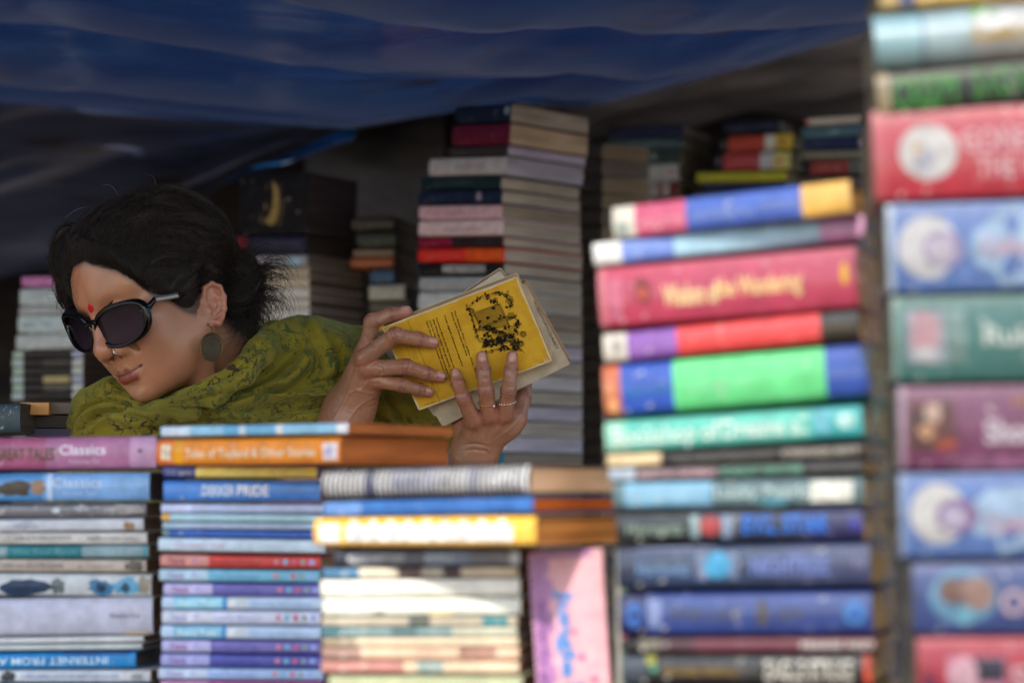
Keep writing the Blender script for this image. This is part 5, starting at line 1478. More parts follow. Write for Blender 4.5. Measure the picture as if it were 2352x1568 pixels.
# ------------------------------------------------------------ sunglasses (worn), in the head's own frame
def tube(path, rad, sec=10, closed=False, flat=1.0):
    """path: (n,3) np array, rad: scalar or (n,)"""
    path = np.asarray(path, float); n = len(path)
    rad = np.broadcast_to(np.asarray(rad, float), (n,))
    if closed: T = np.roll(path, -1, 0) - np.roll(path, 1, 0)
    else: T = np.gradient(path, axis=0)
    T /= np.linalg.norm(T, axis=1)[:, None] + 1e-12
    N = np.zeros_like(T); ref = np.array([0, 1.0, 0.05]) if abs(T[0][1]) < .9 else np.array([1.0, 0, 0])
    v = ref - T[0] * (ref @ T[0]); v /= np.linalg.norm(v)
    for i in range(n):
        v = v - T[i] * (v @ T[i]); v /= np.linalg.norm(v) + 1e-12; N[i] = v
    Bn = np.cross(T, N)
    V = []; 
    for j in range(sec):
        a = 2 * math.pi * j / sec
        V.append(path + N * (rad * math.cos(a) * flat)[:, None] + Bn * (rad * math.sin(a))[:, None])
    V = np.stack(V, 1).reshape(-1, 3)
    F = []
    m = n if closed else n - 1
    for i in range(m):
        for j in range(sec):
            F.append((i * sec + j, ((i + 1) % n) * sec + j, ((i + 1) % n) * sec + (j + 1) % sec, i * sec + (j + 1) % sec))
    return V, np.array(F)

def gy(x, z): return .0965 - 3.2 * (x + .004) ** 2 - .10 * z - 1.2 * (z + .012) ** 2
def lens_outline(side, grow=0.0, n=64):
    pts = []
    for i in range(n):
        a = 2 * math.pi * i / n
        c, s = math.cos(a), math.sin(a)
        rx = .0390 + grow; rz = (.0205 if s > 0 else .0262) + grow
        X = rx * math.copysign(abs(c) ** .88, c); Z = rz * math.copysign(abs(s) ** .88, s)
        if c > 0 and s > 0: X += .0025 * c * s * 2; Z += .001 * c
        Z += .0035 * c - .001
        x = side * (.0430 + X) + .003; z = -.0150 + Z + x * .12
        pts.append((x, gy(x, z), z))
    return np.array(pts)
black = paint((6, 6, 8), .18, var=.02)
black.node_tree.nodes['Principled BSDF'].inputs['Specular IOR Level'].default_value = .38
Vf = []
for side in (-1, 1):
    ol = lens_outline(side)
    rad = .0025 + .0012 * np.clip((ol[:, 2] + .012) / .03, 0, 1) + .0012 * np.clip((np.abs(ol[:, 0]) - .055) / .02, 0, 1)
    Vf.append(tube(ol, rad, 12, True, 1.5))
xs = np.linspace(-.010, .010, 12)
Vf.append(tube(np.stack([xs + .002, gy(0, -.006) + .0016 - 3.1 * xs ** 2 * .3 + .0 * xs, -.0110 + .12 * xs + .0035 * (1 - (xs / .010) ** 2)], -1), np.full(12, .0030) + .0012 * (np.abs(xs) / .01) ** 2, 10))
for side in (-1, 1):
    Vf.append(tube(np.array([(side * .0765 + .002, gy(side * .0765 + .002, -.01) + .001, -.0110 + .009 * side), (side * .0795 + .002, gy(side * .0795 + .002, -.005) - .001, -.0075 + .009 * side), (side * .0810 + .001, gy(side * .0810, 0) - .004, -.0085 + .008 * side), (side * .0815, .0640, -.0120)]), [.0036, .0040, .0034, .0026], 10, False, 1.3))
V, F = merge(Vf)
sg = pchild('sunglasses', mesh_np('frame', from_head(V), F), [black])
def sgchild(name, V, F, mat, smooth=True):
    o = link_mesh(name, mesh_np(name, from_head(V), F), None, [mat]); o.parent = sg; return o
metal = paint((170, 168, 166), .42, metal=.8, var=.02)
tm = []
for side in (-1, 1):
    V, F = tube(np.array([(side * .0815, .0650, -.0120), (side * .0810, .050, -.0150), (side * .0800, .030, -.0185)]), .0034, 10, False, .7); sgchild('temple_bar', V, F, metal)
    V, F = tube(np.array([(side * .0800, .032, -.0182), (side * .0755, .018, -.0200), (side * .0690, .000, -.0220), (side * .0650, -.025, -.030)]), .0022, 10, False, 1.4); sgchild('temple_tip', V, F, black)
lm, lnt, lb = base_mat("tinted_lens")
lb.inputs["Base Color"].default_value = (.010, .007, .010, 1); lb.inputs["Roughness"].default_value = .03
_at = node(lnt, 'ShaderNodeVertexColor'); _at.layer_name = 'tint'; lnt.links.new(_at.outputs[0], lb.inputs['Base Color'])
lb.inputs["Coat Weight"].default_value = .0; lb.inputs["Coat Roughness"].default_value = .02; lb.inputs["Specular IOR Level"].default_value = .14
for side in (-1, 1):
    ol = lens_outline(side, -.0005, 48); c = ol.mean(0)
    V = [c * 1.0]; R_ = 8
    V = [np.array((c[0], gy(c[0], c[2]) + .0002, c[2]))]
    for k in range(1, R_ + 1):
        for p in ol:
            x, z = c[0] + (p[0] - c[0]) * k / R_, c[2] + (p[2] - c[2]) * k / R_
            V.append(np.array((x, gy(x, z) + .0002, z)))
    me = bpy.data.meshes.new('lens')
    f = [(0, 1 + i, 1 + (i + 1) % 48) for i in range(48)]
    for k in range(R_ - 1):
        for i in range(48):
            a, b = 1 + k * 48 + i, 1 + k * 48 + (i + 1) % 48
            f.append((a, a + 48, b + 48, b))
    me.from_pydata([tuple(v) for v in from_head(np.array(V))], [], f); me.polygons.foreach_set("use_smooth", [True] * len(me.polygons)); me.update()
    zz = np.array(V)[:, 2]; tt = np.clip((.008 - zz) / .042, 0, 1)[:, None]
    color_attr(me, 'tint', np.array([[.004, .003, .005]]) * (1 - tt) + np.array([[.035, .020, .030]]) * tt)
    o = link_mesh('lens', me, None, [lm]); o.parent = sg
# ------------------------------------------------------------ nose stud
nc, nn = hit(263, 809)
silver = paint((206, 206, 214), .18, metal=1.0, var=.02)
dome('nose_stud', nc, nn, .0019, .0019, .0022, paint((236, 238, 246), .08, metal=1.0, var=.02))
for k in range(6):
    x, y, n_ = basis(nn)
    a = k * math.pi / 3
    dome('stud_petal', nc + x * (.0026 * math.cos(a)) + y * (.0026 * math.sin(a)), nn, .0010, .0010, .0011, silver, nu=10, nv=4)
# ------------------------------------------------------------ earring
bronze = paint((92, 74, 44), .38, metal=.9, var=.25, scale=300)
bronze_d = paint((34, 28, 20), .55, metal=.2, var=.2, scale=300)
ec = P(486, 797, 2.862)
en = Vector((.05, -1, .05)).normalized()
ex, ey, en = basis(en)
def ring_mesh(c, R, r, sx=.80, seg=48, zoff=0.0, sec=8):
    a = np.linspace(0, 2 * math.pi, seg, endpoint=False)
    path = np.array([tuple(c + ex * (R * sx * math.cos(t)) + ey * (R * math.sin(t)) + en * zoff) for t in a])
    return tube(path, r, sec, True)
er = None
V = [tuple(ec + en * .0009)]; F3 = []
Vd = []
R0 = .0165; nR = 40
for z, rr_ in ((-.0009, 1), (.0009, 1)):
    for i in range(nR):
        a = 2 * math.pi * i / nR
        Vd.append(tuple(ec + ex * (R0 * .80 * rr_ * math.cos(a)) + ey * (R0 * rr_ * math.sin(a)) + en * z))
me = bpy.data.meshes.new('earring'); me.from_pydata(Vd, [], [tuple(range(nR))[::-1], tuple(range(nR, 2 * nR))] + [(i, (i + 1) % nR, nR + (i + 1) % nR, nR + i) for i in range(nR)]); me.update()
earring = pchild('earring', me, [bronze_d])
rings_ = [ring_mesh(ec, R, r, zoff=.0012) for R, r in ((.0165, .0009), (.0146, .0004), (.0104, .0005), (.0072, .0005), (.0036, .0006))]
for k in range(14):
    a = k * 2 * math.pi / 14
    c = ec + ex * (.0125 * .8 * math.cos(a)) + ey * (.0125 * math.sin(a))
    rings_.append(tube(np.array([tuple(c + ex * (.0012 * math.cos(t)) + ey * (.0012 * math.sin(t)) + en * .0012) for t in np.linspace(0, 2 * math.pi, 10, endpoint=False)]), .00035, 6, True))
V, F = merge(rings_)
o = link_mesh('filigree', mesh_np('filigree', V, F), None, [bronze]); o.parent = earring
top = ec + ey * .0165
lobe = Vector(from_head((-.079, -.010, -.042)))
V, F = tube(np.array([tuple(top), tuple(top + Vector((.0005, -.001, .008))), tuple(P(482, 752, 2.855)), tuple(P(478, 742, 2.868)), tuple(P(475, 748, 2.878))]), .0005, 8)
o = link_mesh('ear_hook', mesh_np('ear_hook', V, F), None, [bronze]); o.parent = earring
# ------------------------------------------------------------ finger rings, bangle
gold = paint((214, 160, 90), .2, metal=1.0, var=.02)
def finger_ring(x, y, d, r, axis, stones):
    c = Q(x, y, (.0252, .0232)[d]); n = Vector(axis).normalized(); u, v, n = basis(n, Vector((0, 1, 0)))
    a = np.linspace(0, 2 * math.pi, 40, endpoint=False)
    V, F = tube(np.array([tuple(c + u * (r * math.cos(t)) + v * (r * math.sin(t))) for t in a]), .0007, 8, True)
    o = pchild('ring', mesh_np('ring', V, F), [gold])
    cam_dir = Vector((0, -1, 0))
    for (t, s) in stones:
        best = c + u * (r * math.cos(t)) + v * (r * math.sin(t))
        out = (best - c).normalized()
        x_, y_, n_ = basis(out, n)
        Vs = []; Fs = []
        for j in range(5):
            tt = -math.pi / 2 + math.pi * j / 4
            for i in range(8):
                aa = i * math.pi / 4
                Vs.append(tuple(best + out * (s * .6 + s * math.sin(tt)) + x_ * (s * math.cos(tt) * math.cos(aa)) + y_ * (s * math.cos(tt) * math.sin(aa))))
        for j in range(4):
            for i in range(8): Fs.append((j * 8 + i, j * 8 + (i + 1) % 8, (j + 1) * 8 + (i + 1) % 8, (j + 1) * 8 + i))
        g = link_mesh('gemstone', mesh_np('gemstone', Vs, Fs, False), None, [paint((230, 232, 240), .05, var=.02, coat=1)]); g.parent = o
def ang_for(axis, target):
    n = Vector(axis).normalized(); u, v, n = basis(n, Vector((0, 1, 0)))
    t = Vector(target); return math.atan2(t.dot(v), t.dot(u))
ax1 = (.06, .45, .9)
finger_ring(1119, 926, 0, .0111, (.05, -.35, .93), [(ang_for((.05, -.35, .93), (.75, -.8, 0)), .0015)])
axC = (-.12, -.35, .93)
b0 = ang_for(axC, (0, -1, 0))
finger_ring(1165, 922, 1, .0110, axC, [(b0 + k * .32, .0009) for k in (-3, -2, -1, 0, 1, 2, 3)])
wc, wa = RW, (Q(1122, 955, .0) - P(1080, 1200, 3.03)).normalized()
u, v, n_ = basis(wa, Vector((0, 1, 0)))
bc_ = Q(1086, 1058, -.014)
V, F = tube(np.array([tuple(bc_ + u * (.0265 * math.cos(t)) + v * (.0265 * math.sin(t))) for t in np.linspace(0, 2 * math.pi, 48, endpoint=False)]), .0022, 8, True)
pchild('bangle', mesh_np('bangle', V, F), [paint((22, 24, 34), .3, coat=.4)])

# ------------------------------------------------------------ shawl
def Pa(x, y, d): return np.array(P(x, y, d))
def shawl_sdf(p):
    d = s_ell(p, Pa(705, 905, 3.115), (.112, .110, .096))
    d = smin(d, s_cone(p, Pa(262, 978, 2.985), Pa(470, 990, 2.955), .054, .058), .02)
    d = smin(d, s_cone(p, Pa(470, 990, 2.955), Pa(725, 985, 3.015), .052, .045), .03)
    d = smin(d, s_cone(p, Pa(560, 900, 2.985), Pa(700, 850, 3.03), .030, .060), .03)
    d = smin(d, s_cone(p, Pa(770, 860, 3.09), Pa(960, 980, 3.11), .058, .050), .03)
    d = smin(d, s_ell(p, Pa(520, 1130, 3.06), (.22, .085, .13)), .04)
    # rolled neck edge: from below the chin, across the jaw, round behind the neck up to the shoulder
    d = smin(d, s_chain(p, [Pa(290, 960, 2.868), Pa(360, 948, 2.862), Pa(430, 922, 2.868), Pa(500, 890, 2.884), Pa(556, 856, 2.905), Pa(596, 808, 2.945), Pa(630, 772, 3.0), Pa(690, 748, 3.06)],
                        [.010, .013, .014, .015, .016, .017, .018, .014], .01), .014)
    d = smin(d, s_chain(p, [Pa(545, 790, 3.045), Pa(590, 772, 3.07), Pa(640, 762, 3.09)], [.012, .011, .012], .01), .01)
    # left fold standing up beside the chin
    d = smin(d, s_chain(p, [Pa(186, 975, 2.97), Pa(212, 935, 2.965), Pa(262, 914, 2.965), Pa(318, 956, 2.940)], [.014, .020, .022, .018], .01), .02)
    d = smin(d, s_chain(p, [Pa(800, 790, 3.10), Pa(830, 775, 3.10), Pa(856, 800, 3.10)], [.012, .012, .012], .01), .012)
    return d
Vs, Fs = mesh_sdf(shawl_sdf, a_(P(120, 1240, 3.0)) - (.03, .17, 0), a_(P(1060, 690, 3.0)) + (.03, .28, 0.02), .0019)
g = grad(shawl_sdf, Vs, .001); Ns = g / (np.linalg.norm(g, axis=1)[:, None] + 1e-9)
px, py, dd = topx(Vs)
front = np.clip(-Ns[:, 1] * 1.5 + .3, 0, 1)
disp = np.zeros(len(Vs)); FA = 2.0
FOLDS = [ # line, width px, depth m, ridge side, ridge height
 ([(520, 905), (590, 912), (660, 905), (730, 880), (800, 868)], 9, -.0050, 1, .006),
 ([(430, 955), (560, 950), (690, 925), (760, 905)], 8, -.0045, -1, .005),
 ([(311, 934), (416, 903), (496, 878), (556, 846), (600, 790), (640, 752)], 7, -.0030, 1, .003),
 ([(505, 914), (560, 900), (629, 868), (672, 832), (694, 800), (700, 765)], 10, -.0080, 1, .006),
 ([(500, 930), (600, 920), (660, 895), (705, 862), (738, 820)], 9, -.0050, -1, .006),
 ([(331, 930), (420, 938), (496, 934), (617, 915), (700, 900), (790, 886)], 7, -.0060, 1, .005),
 ([(163, 990), (170, 962), (190, 938), (227, 921), (270, 918), (310, 930)], 6, -.0055, 1, .004),
 ([(190, 985), (210, 965), (238, 947), (275, 942), (330, 958), (372, 990)], 6, -.0050, 1, .0045),
 ([(740, 760), (770, 800), (785, 850), (780, 900)], 10, -.0060, -1, .005),
 ([(690, 735), (720, 780), (735, 830), (730, 880)], 12, -.0040, -1, .004),
 ([(600, 960), (680, 940), (760, 930), (830, 940)], 9, -.0045, 1, .004),
 ([(430, 965), (520, 968), (600, 985)], 8, -.0040, -1, .004),
 ([(640, 905), (700, 880), (750, 840)], 6, -.0025, 1, .003),
 ([(370, 925), (440, 925), (520, 895)], 5, -.0020, 1, .002),
 ([(880, 900), (920, 960), (930, 1000)], 9, -.006, 1, .005), ([(820, 930), (880, 965), (900, 1000)], 9, -.006, 1, .005)]
for line, w, dep, sd, rh_ in FOLDS:
    L = smooth_line(line)
    dist, side, al = polyd(px, py, L)
    end = np.sin(np.pi * np.clip(al, .02, .98)) ** .5
    disp += FA * dep * np.exp(-(dist / (w * .75)) ** 2) * end * 1.0
    disp += FA * rh_ * np.exp(-((dist - 2.2 * w) / (1.5 * w)) ** 2) * (side == sd) * end
disp += .0060 * (vnoise(px / 46 + py / 60, py / 24 - px / 70, 3) - .5) + .0026 * (vnoise(px / 17 + py / 30, py / 9 - px / 40, 7) - .5) + .0009 * (vnoise(px / 6 + py / 12, py / 4 - px / 20, 11) - .5)
Vs2 = Vs + Ns * (disp * front)[:, None]
sme = mesh_np('shawl', Vs2, Fs)
# flat cloth coordinates for the printed pattern: arc length over the surface, taken once from the draped shape
sm_, snt, sb = base_mat("printed_shawl_cloth")
tc = node(snt, "ShaderNodeTexCoord")
n0 = node(snt, "ShaderNodeTexNoise", _Scale=26.0, _Detail=2.0)
snt.links.new(tc.outputs["Object"], n0.inputs["Vector"])
sub = node(snt, "ShaderNodeVectorMath", operation='SUBTRACT'); sub.inputs[1].default_value = (.5, .5, .5)
snt.links.new(n0.outputs["Color"], sub.inputs[0])
scl = node(snt, "ShaderNodeVectorMath", operation='SCALE'); scl.inputs["Scale"].default_value = .035
snt.links.new(sub.outputs[0], scl.inputs[0])
addv = node(snt, "ShaderNodeVectorMath", operation='ADD')
snt.links.new(tc.outputs["Object"], addv.inputs[0]); snt.links.new(scl.outputs[0], addv.inputs[1])
def mixc(fac, a, b):
    mm = node(snt, "ShaderNodeMix", data_type='RGBA')
    snt.links.new(fac, mm.inputs["Factor"])
    if isinstance(a, tuple): mm.inputs["A"].default_value = (*lin(a), 1)
    else: snt.links.new(a, mm.inputs["A"])
    if isinstance(b, tuple): mm.inputs["B"].default_value = (*lin(b), 1)
    else: snt.links.new(b, mm.inputs["B"])
    return mm.outputs["Result"]
def rng_(val, a, b, c=0.0, d=1.0):
    r = node(snt, "ShaderNodeMapRange"); r.inputs["From Min"].default_value = a; r.inputs["From Max"].default_value = b
    r.inputs["To Min"].default_value = c; r.inputs["To Max"].default_value = d
    snt.links.new(val, r.inputs["Value"]); return r.outputs[0]
# green leaf shapes
vl = node(snt, "ShaderNodeTexNoise", _Scale=98.0, _Detail=2.5, _Roughness=.6)
snt.links.new(addv.outputs[0], vl.inputs["Vector"])
leaf = rng_(vl.outputs["Fac"], .530, .545)
nm = node(snt, "ShaderNodeTexNoise", _Scale=18.0, _Detail=1.0); snt.links.new(tc.outputs["Object"], nm.inputs["Vector"])
mask = rng_(nm.outputs["Fac"], .46, .54)
mul = node(snt, "ShaderNodeMath", operation='MULTIPLY'); snt.links.new(leaf, mul.inputs[0]); snt.links.new(mask, mul.inputs[1])
nb_ = node(snt, "ShaderNodeTexNoise", _Scale=7.0, _Detail=3.0); snt.links.new(tc.outputs["Object"], nb_.inputs["Vector"])
basec = mixc(rng_(nb_.outputs["Fac"], .35, .65), (102, 93, 19), (138, 123, 23))
c1 = mixc(mul.outputs[0], basec, (76, 84, 28))
# dark brown vines: thin cell borders, broken up
def contour(src, at, w):
    a = node(snt, "ShaderNodeMath", operation='SUBTRACT'); snt.links.new(src, a.inputs[0]); a.inputs[1].default_value = at
    b_ = node(snt, "ShaderNodeMath", operation='ABSOLUTE'); snt.links.new(a.outputs[0], b_.inputs[0])
    return rng_(b_.outputs[0], w, w * .5)
ve = node(snt, "ShaderNodeTexNoise", _Scale=44.0, _Detail=1.5); snt.links.new(addv.outputs[0], ve.inputs["Vector"])
n3 = node(snt, "ShaderNodeTexNoise", _Scale=24.0); snt.links.new(tc.outputs["Object"], n3.inputs["Vector"])
def mul_(a, b):
    q = node(snt, "ShaderNodeMath", operation='MULTIPLY'); snt.links.new(a, q.inputs[0]); snt.links.new(b, q.inputs[1]); return q.outputs[0]
def max_(a, b):
    q = node(snt, "ShaderNodeMath", operation='MAXIMUM'); snt.links.new(a, q.inputs[0]); snt.links.new(b, q.inputs[1]); return q.outputs[0]
v1 = mul_(contour(ve.outputs["Fac"], .5, .012), rng_(n3.outputs["Fac"], .44, .48))
v2 = mul_(contour(vl.outputs["Fac"], .545, .016), mul_(mask, rng_(n3.outputs["Fac"], .48, .52)))
class _O: pass
mxx = _O(); mxx.outputs = [max_(v1, v2)]
c2 = mixc(mxx.outputs[0], c1, (58, 36, 16))
snt.links.new(c2, sb.inputs["Base Color"])
sb.inputs["Roughness"].default_value = .85
sb.inputs["Sheen Weight"].default_value = .25; sb.inputs["Sheen Tint"].default_value = (.7, .8, .3, 1)
wv1 = node(snt, "ShaderNodeTexWave", _Scale=260.0, _Distortion=3.0, _Detail=2.0); snt.links.new(tc.outputs["Object"], wv1.inputs["Vector"])
bp = node(snt, "ShaderNodeBump", _Strength=.35, _Distance=.0008); snt.links.new(wv1.outputs["Fac"], bp.inputs["Height"]); snt.links.new(bp.outputs[0], sb.inputs["Normal"])
shawl = pchild('shawl', sme, [sm_])
# ------------------------------------------------------------ the books she holds
def crop(cx, cy): return 733.8 + cx * .312, 583.3 + cy * .312
GHB = "old paperbacks held in her hands"
def held_book(TL, TR, BL, N, T, cover, pages, label, worn=.3, coverparts=('back_cover', 'front_cover'), r=.003):
    """TL, TR, BL: corners of the cover that faces the camera; T thickness away from it"""
    X = (TR - TL); L = X.length; X.normalize(); Y = (BL - TL); Y = (Y - X * Y.dot(X)); H = Y.length; Y.normalize()
    Z = X.cross(Y)
    if Z.dot(N) < 0: pass
    back = -1 if Z.dot(N) > 0 else 1
    root = empty('book', (0, 0, 0), label, 'book', GHB)
    root.matrix_world = Matrix(((X.x, Y.x, Z.x, TL.x), (X.y, Y.y, Z.y, TL.y), (X.z, Y.z, Z.z, TL.z), (0, 0, 0, 1)))
    def rr(x0, y0, x1, y1, r, n=5):
        P_ = []
        for cx, cy, a0 in ((x1 - r, y0 + r, -90), (x1 - r, y1 - r, 0), (x0 + r, y1 - r, 90), (x0 + r, y0 + r, 180)):
            for i in range(n + 1):
                a = math.radians(a0 + 90 * i / n); P_.append((cx + r * math.cos(a), cy + r * math.sin(a)))
        return P_
    def slab(name, out, z0, z1, mats, curl=0.0):
        mb = MB(); n = len(out)
        # slightly curled at the corner of the head edge
        f = lambda x, y: curl * max(0, (x / L - .75)) ** 2 * max(0, 1 - y / H)
        A_ = [(x, y, back * (z0 + f(x, y))) for x, y in out]; B_ = [(x, y, back * (z1 + f(x, y))) for x, y in out]
        mb.quad(A_); mb.quad(B_[::-1])
        for i in range(n): mb.quad([A_[i], A_[(i + 1) % n], B_[(i + 1) % n], B_[i]])
        return mb.build(name, mats, root)
    c = rr(0, 0, L, H, r)
    slab(coverparts[0], c, 0, .0005, [cover]); slab(coverparts[1], c, T - .0005, T, [cover])
    slab('pages', rr(.0006, .0006, L - .0006, H - .0012, r), .0006, T - .0006, [pages])
    mb = MB(); mb.box(.0002, H - .0009, back * .0004, L - .0002, H - .0001, back * (T - .0004)); mb.build('spine', [cover], root)
    return root, X, Y, Z, L, H, back

# yellow cover material: rubbed and blotchy, white at the worn edges
def yellow_cover(L, H):
    m, nt, b = base_mat("rubbed_yellow_cover")
    tc = node(nt, "ShaderNodeTexCoord")
    n1 = node(nt, "ShaderNodeTexNoise", _Scale=22.0, _Detail=6.0, _Roughness=.65); nt.links.new(tc.outputs["Object"], n1.inputs["Vector"])
    cr = node(nt, "ShaderNodeValToRGB")
    cr.color_ramp.elements[0].position = .32; cr.color_ramp.elements[0].color = (*lin((196, 142, 28)), 1)
    cr.color_ramp.elements[1].position = .66; cr.color_ramp.elements[1].color = (*lin((224, 178, 50)), 1)
    nt.links.new(n1.outputs["Fac"], cr.inputs[0])
    sx = node(nt, "ShaderNodeSeparateXYZ"); nt.links.new(tc.outputs["Object"], sx.inputs[0])
    def m_(op, a, b_):
        q = node(nt, "ShaderNodeMath", operation=op)
        for i, v in enumerate((a, b_)):
            if isinstance(v, (int, float)): q.inputs[i].default_value = v
            else: nt.links.new(v, q.inputs[i])
        return q.outputs[0]
    dx = m_('MINIMUM', sx.outputs[0], m_('SUBTRACT', L, sx.outputs[0])); dy = m_('MINIMUM', sx.outputs[1], m_('SUBTRACT', H, sx.outputs[1]))
    de = m_('MINIMUM', dx, dy)
    n2 = node(nt, "ShaderNodeTexNoise", _Scale=420.0, _Detail=6.0, _Roughness=.8); nt.links.new(tc.outputs["Object"], n2.inputs["Vector"])
    n3 = node(nt, "ShaderNodeTexNoise", _Scale=60.0, _Detail=2.0); nt.links.new(tc.outputs["Object"], n3.inputs["Vector"])
    w = m_('SUBTRACT', m_('MULTIPLY', m_('MULTIPLY', n2.outputs["Fac"], n3.outputs["Fac"]), .0085), de)
    r = node(nt, "ShaderNodeMapRange"); r.inputs["From Min"].default_value = .0; r.inputs["From Max"].default_value = .0005; nt.links.new(w, r.inputs["Value"])
    mm = node(nt, "ShaderNodeMix", data_type='RGBA'); mm.inputs["B"].default_value = (*lin((214, 196, 160)), 1)
    nt.links.new(r.outputs[0], mm.inputs["Factor"]); nt.links.new(cr.outputs[0], mm.inputs["A"])
    # an orange-red stain
    st = node(nt, "ShaderNodeVectorMath", operation='DISTANCE'); st.inputs[1].default_value = (L * .76, H * .83, 0); nt.links.new(tc.outputs["Object"], st.inputs[0])
    sr = node(nt, "ShaderNodeMapRange"); sr.inputs["From Min"].default_value = .010; sr.inputs["From Max"].default_value = .0; sr.inputs["To Max"].default_value = .5
    nt.links.new(m_('ADD', st.outputs["Value"], m_('MULTIPLY', n1.outputs["Fac"], .006)), sr.inputs["Value"])
    m2 = node(nt, "ShaderNodeMix", data_type='RGBA'); m2.inputs["B"].default_value = (*lin((206, 96, 20)), 1)
    nt.links.new(sr.outputs[0], m2.inputs["Factor"]); nt.links.new(mm.outputs["Result"], m2.inputs["A"])
    nt.links.new(m2.outputs["Result"], b.inputs["Base Color"]); b.inputs["Roughness"].default_value = .42
    bp = node(nt, "ShaderNodeBump", _Strength=.25, _Distance=.0010); nt.links.new(n1.outputs["Fac"], bp.inputs["Height"]); nt.links.new(bp.outputs[0], b.inputs["Normal"])
    return m
yb, YX, YY, YZ, YL, YH, yback = held_book(YTL, YTR, YBL, YN, .017, yellow_cover((YTR - YTL).length, (YBL - YTL).length), paper((226, 186, 140), 1400), "worn yellow paperback with black print, foremost of the books in her hands")
YI = yb.matrix_world.inverted()
def yl(cx, cy, off=.00035):
    """crop coordinates -> local coordinates on the yellow cover"""
    x, y = crop(cx, cy)
    return YI @ Q(x, y, off)
ink = paint((26, 20, 10), .5, var=.02)
def ytext(s, c0, c1, h, bold=.07, name='printed_line'):
    a, b = yl(*c0), yl(*c1)
    v, f, w = text_geo(s, bold)
    d = (b - a); Lw = d.length; d.normalize(); up = Vector((d.y, -d.x, 0))
    if up.dot(yl(1470, 165) - yl(460, 540)) < 0: up = -up
    pts = [tuple(a + d * (x / w * Lw) + up * (y * h)) for x, y in v]
    me = bpy.data.meshes.new(name); me.from_pydata(pts, [], f); me.update()
    return link_mesh(name, me, yb, [ink])
hh = .0019
ytext("The Famous Five \u2014 Julian, Dick, George,", (988, 416), (1168, 935), hh)
ytext("Anne, and Timothy the dog", (966, 428), (1082, 748), hh)
ytext("Their eighth adventure together", (914, 450), (1052, 832), hh)
ytext("Curious about the big house on the hill,", (856, 470), (1020, 930), hh)
ytext("the Five go into the grounds one night", (832, 480), (1000, 962), hh)
ytext("only to find that the big wrought-iron gates", (808, 490), (985, 1010), hh)
ytext("have closed mysteriously behind them!", (784, 496), (935, 930), hh)
small = .0011
for k, (s, c0, c1) in enumerate((("Cover photograph from the", (636, 556), (720, 775)), ("television series made by", (618, 566), (700, 770)), ("Southern Television", (602, 600), (670, 760)), ("United Kingdom", (840, 900), (880, 1010)), ("Australia  New Zealand", (800, 905), (845, 1030)), ("Canada", (780, 930), (800, 985)))):
    ytext(s, c0, c1, small, 0.0)
ytext("0 340 17837 1", (772, 1116), (862, 1086), .0016, .0)
# ink lines as narrow ribbons
def ink_line(pts, w=.00022, closed=False, name='ink_line', mb=None):
    w = w * (1.5 if mb is not None else 1)
    P3 = [yl(*p, .0004) for p in pts]
    own = mb is None
    if own: mb = MB()
    n = len(P3)
    for i in range(n if closed else n - 1):
        a, b = P3[i], P3[(i + 1) % n]
        d = (b - a)
        if d.length < 1e-7: continue
        d.normalize(); s = Vector((-d.y, d.x, 0)) * w; e = d * (w * .7)
        mb.quad([a - s - e, b - s + e, b + s + e, a + s - e])
    if own: mb.build(name, [ink], yb, merge=False)
    return mb
ink_line([(650, 494), (888, 1090)], .0002, name='rule_line')
# small publisher's box at the lower corner
mb = MB(); mb.quad([yl(*c, .00038) for c in ((494, 556), (540, 540), (562, 596), (516, 616))]); mb.build('logo_box', [paint((226, 222, 206), .5)], yb, merge=False)
mb = MB()
for c in (((502, 562), (516, 556), (530, 572), (512, 578)), ((520, 556), (536, 548), (540, 560), (528, 564)), ((512, 586), (546, 572), (550, 582), (516, 596)), ((518, 602), (552, 588), (555, 594), (521, 608))):
    mb.quad([yl(*q, .0005) for q in c])
mb.build('logo_mark', [ink], yb, merge=False)
# the drawing: a lattice gate overgrown with climbing plants, drawn in ink
r4 = random.Random(11)
art = MB()
gA, gB, gC, gD = (1140, 440), (1322, 372), (1392, 520), (1200, 560)
def lerp(a, b, t): return (a[0] + (b[0] - a[0]) * t, a[1] + (b[1] - a[1]) * t)
def bil(u, v): return lerp(lerp(gA, gB, u), lerp(gD, gC, u), v)
for w_ in (0, 8): ink_line([(gA[0] - w_, gA[1] - w_), (gB[0] + w_, gB[1] - w_), (gC[0] + w_, gC[1] + w_), (gD[0] - w_, gD[1] + w_)], .0002, True, mb=art)
for k in range(-14, 15):
    for s in (1, -1):
        seg = []
        for t in np.linspace(0, 1, 30):
            u, v = t, s * (t * 1.0) + k / 14 + (0 if s == 1 else 1)
            if 0 <= v <= 1: seg.append(bil(u, v))
        if len(seg) > 1: ink_line(seg, .00010, mb=art)
def wob(pts, amp=4, n=6):
    out = []
    for a, b in zip(pts, pts[1:]):
        for i in range(n):
            q = lerp(a, b, i / n); out.append((q[0] + r4.uniform(-amp, amp), q[1] + r4.uniform(-amp, amp)))
    out.append(pts[-1]); return out
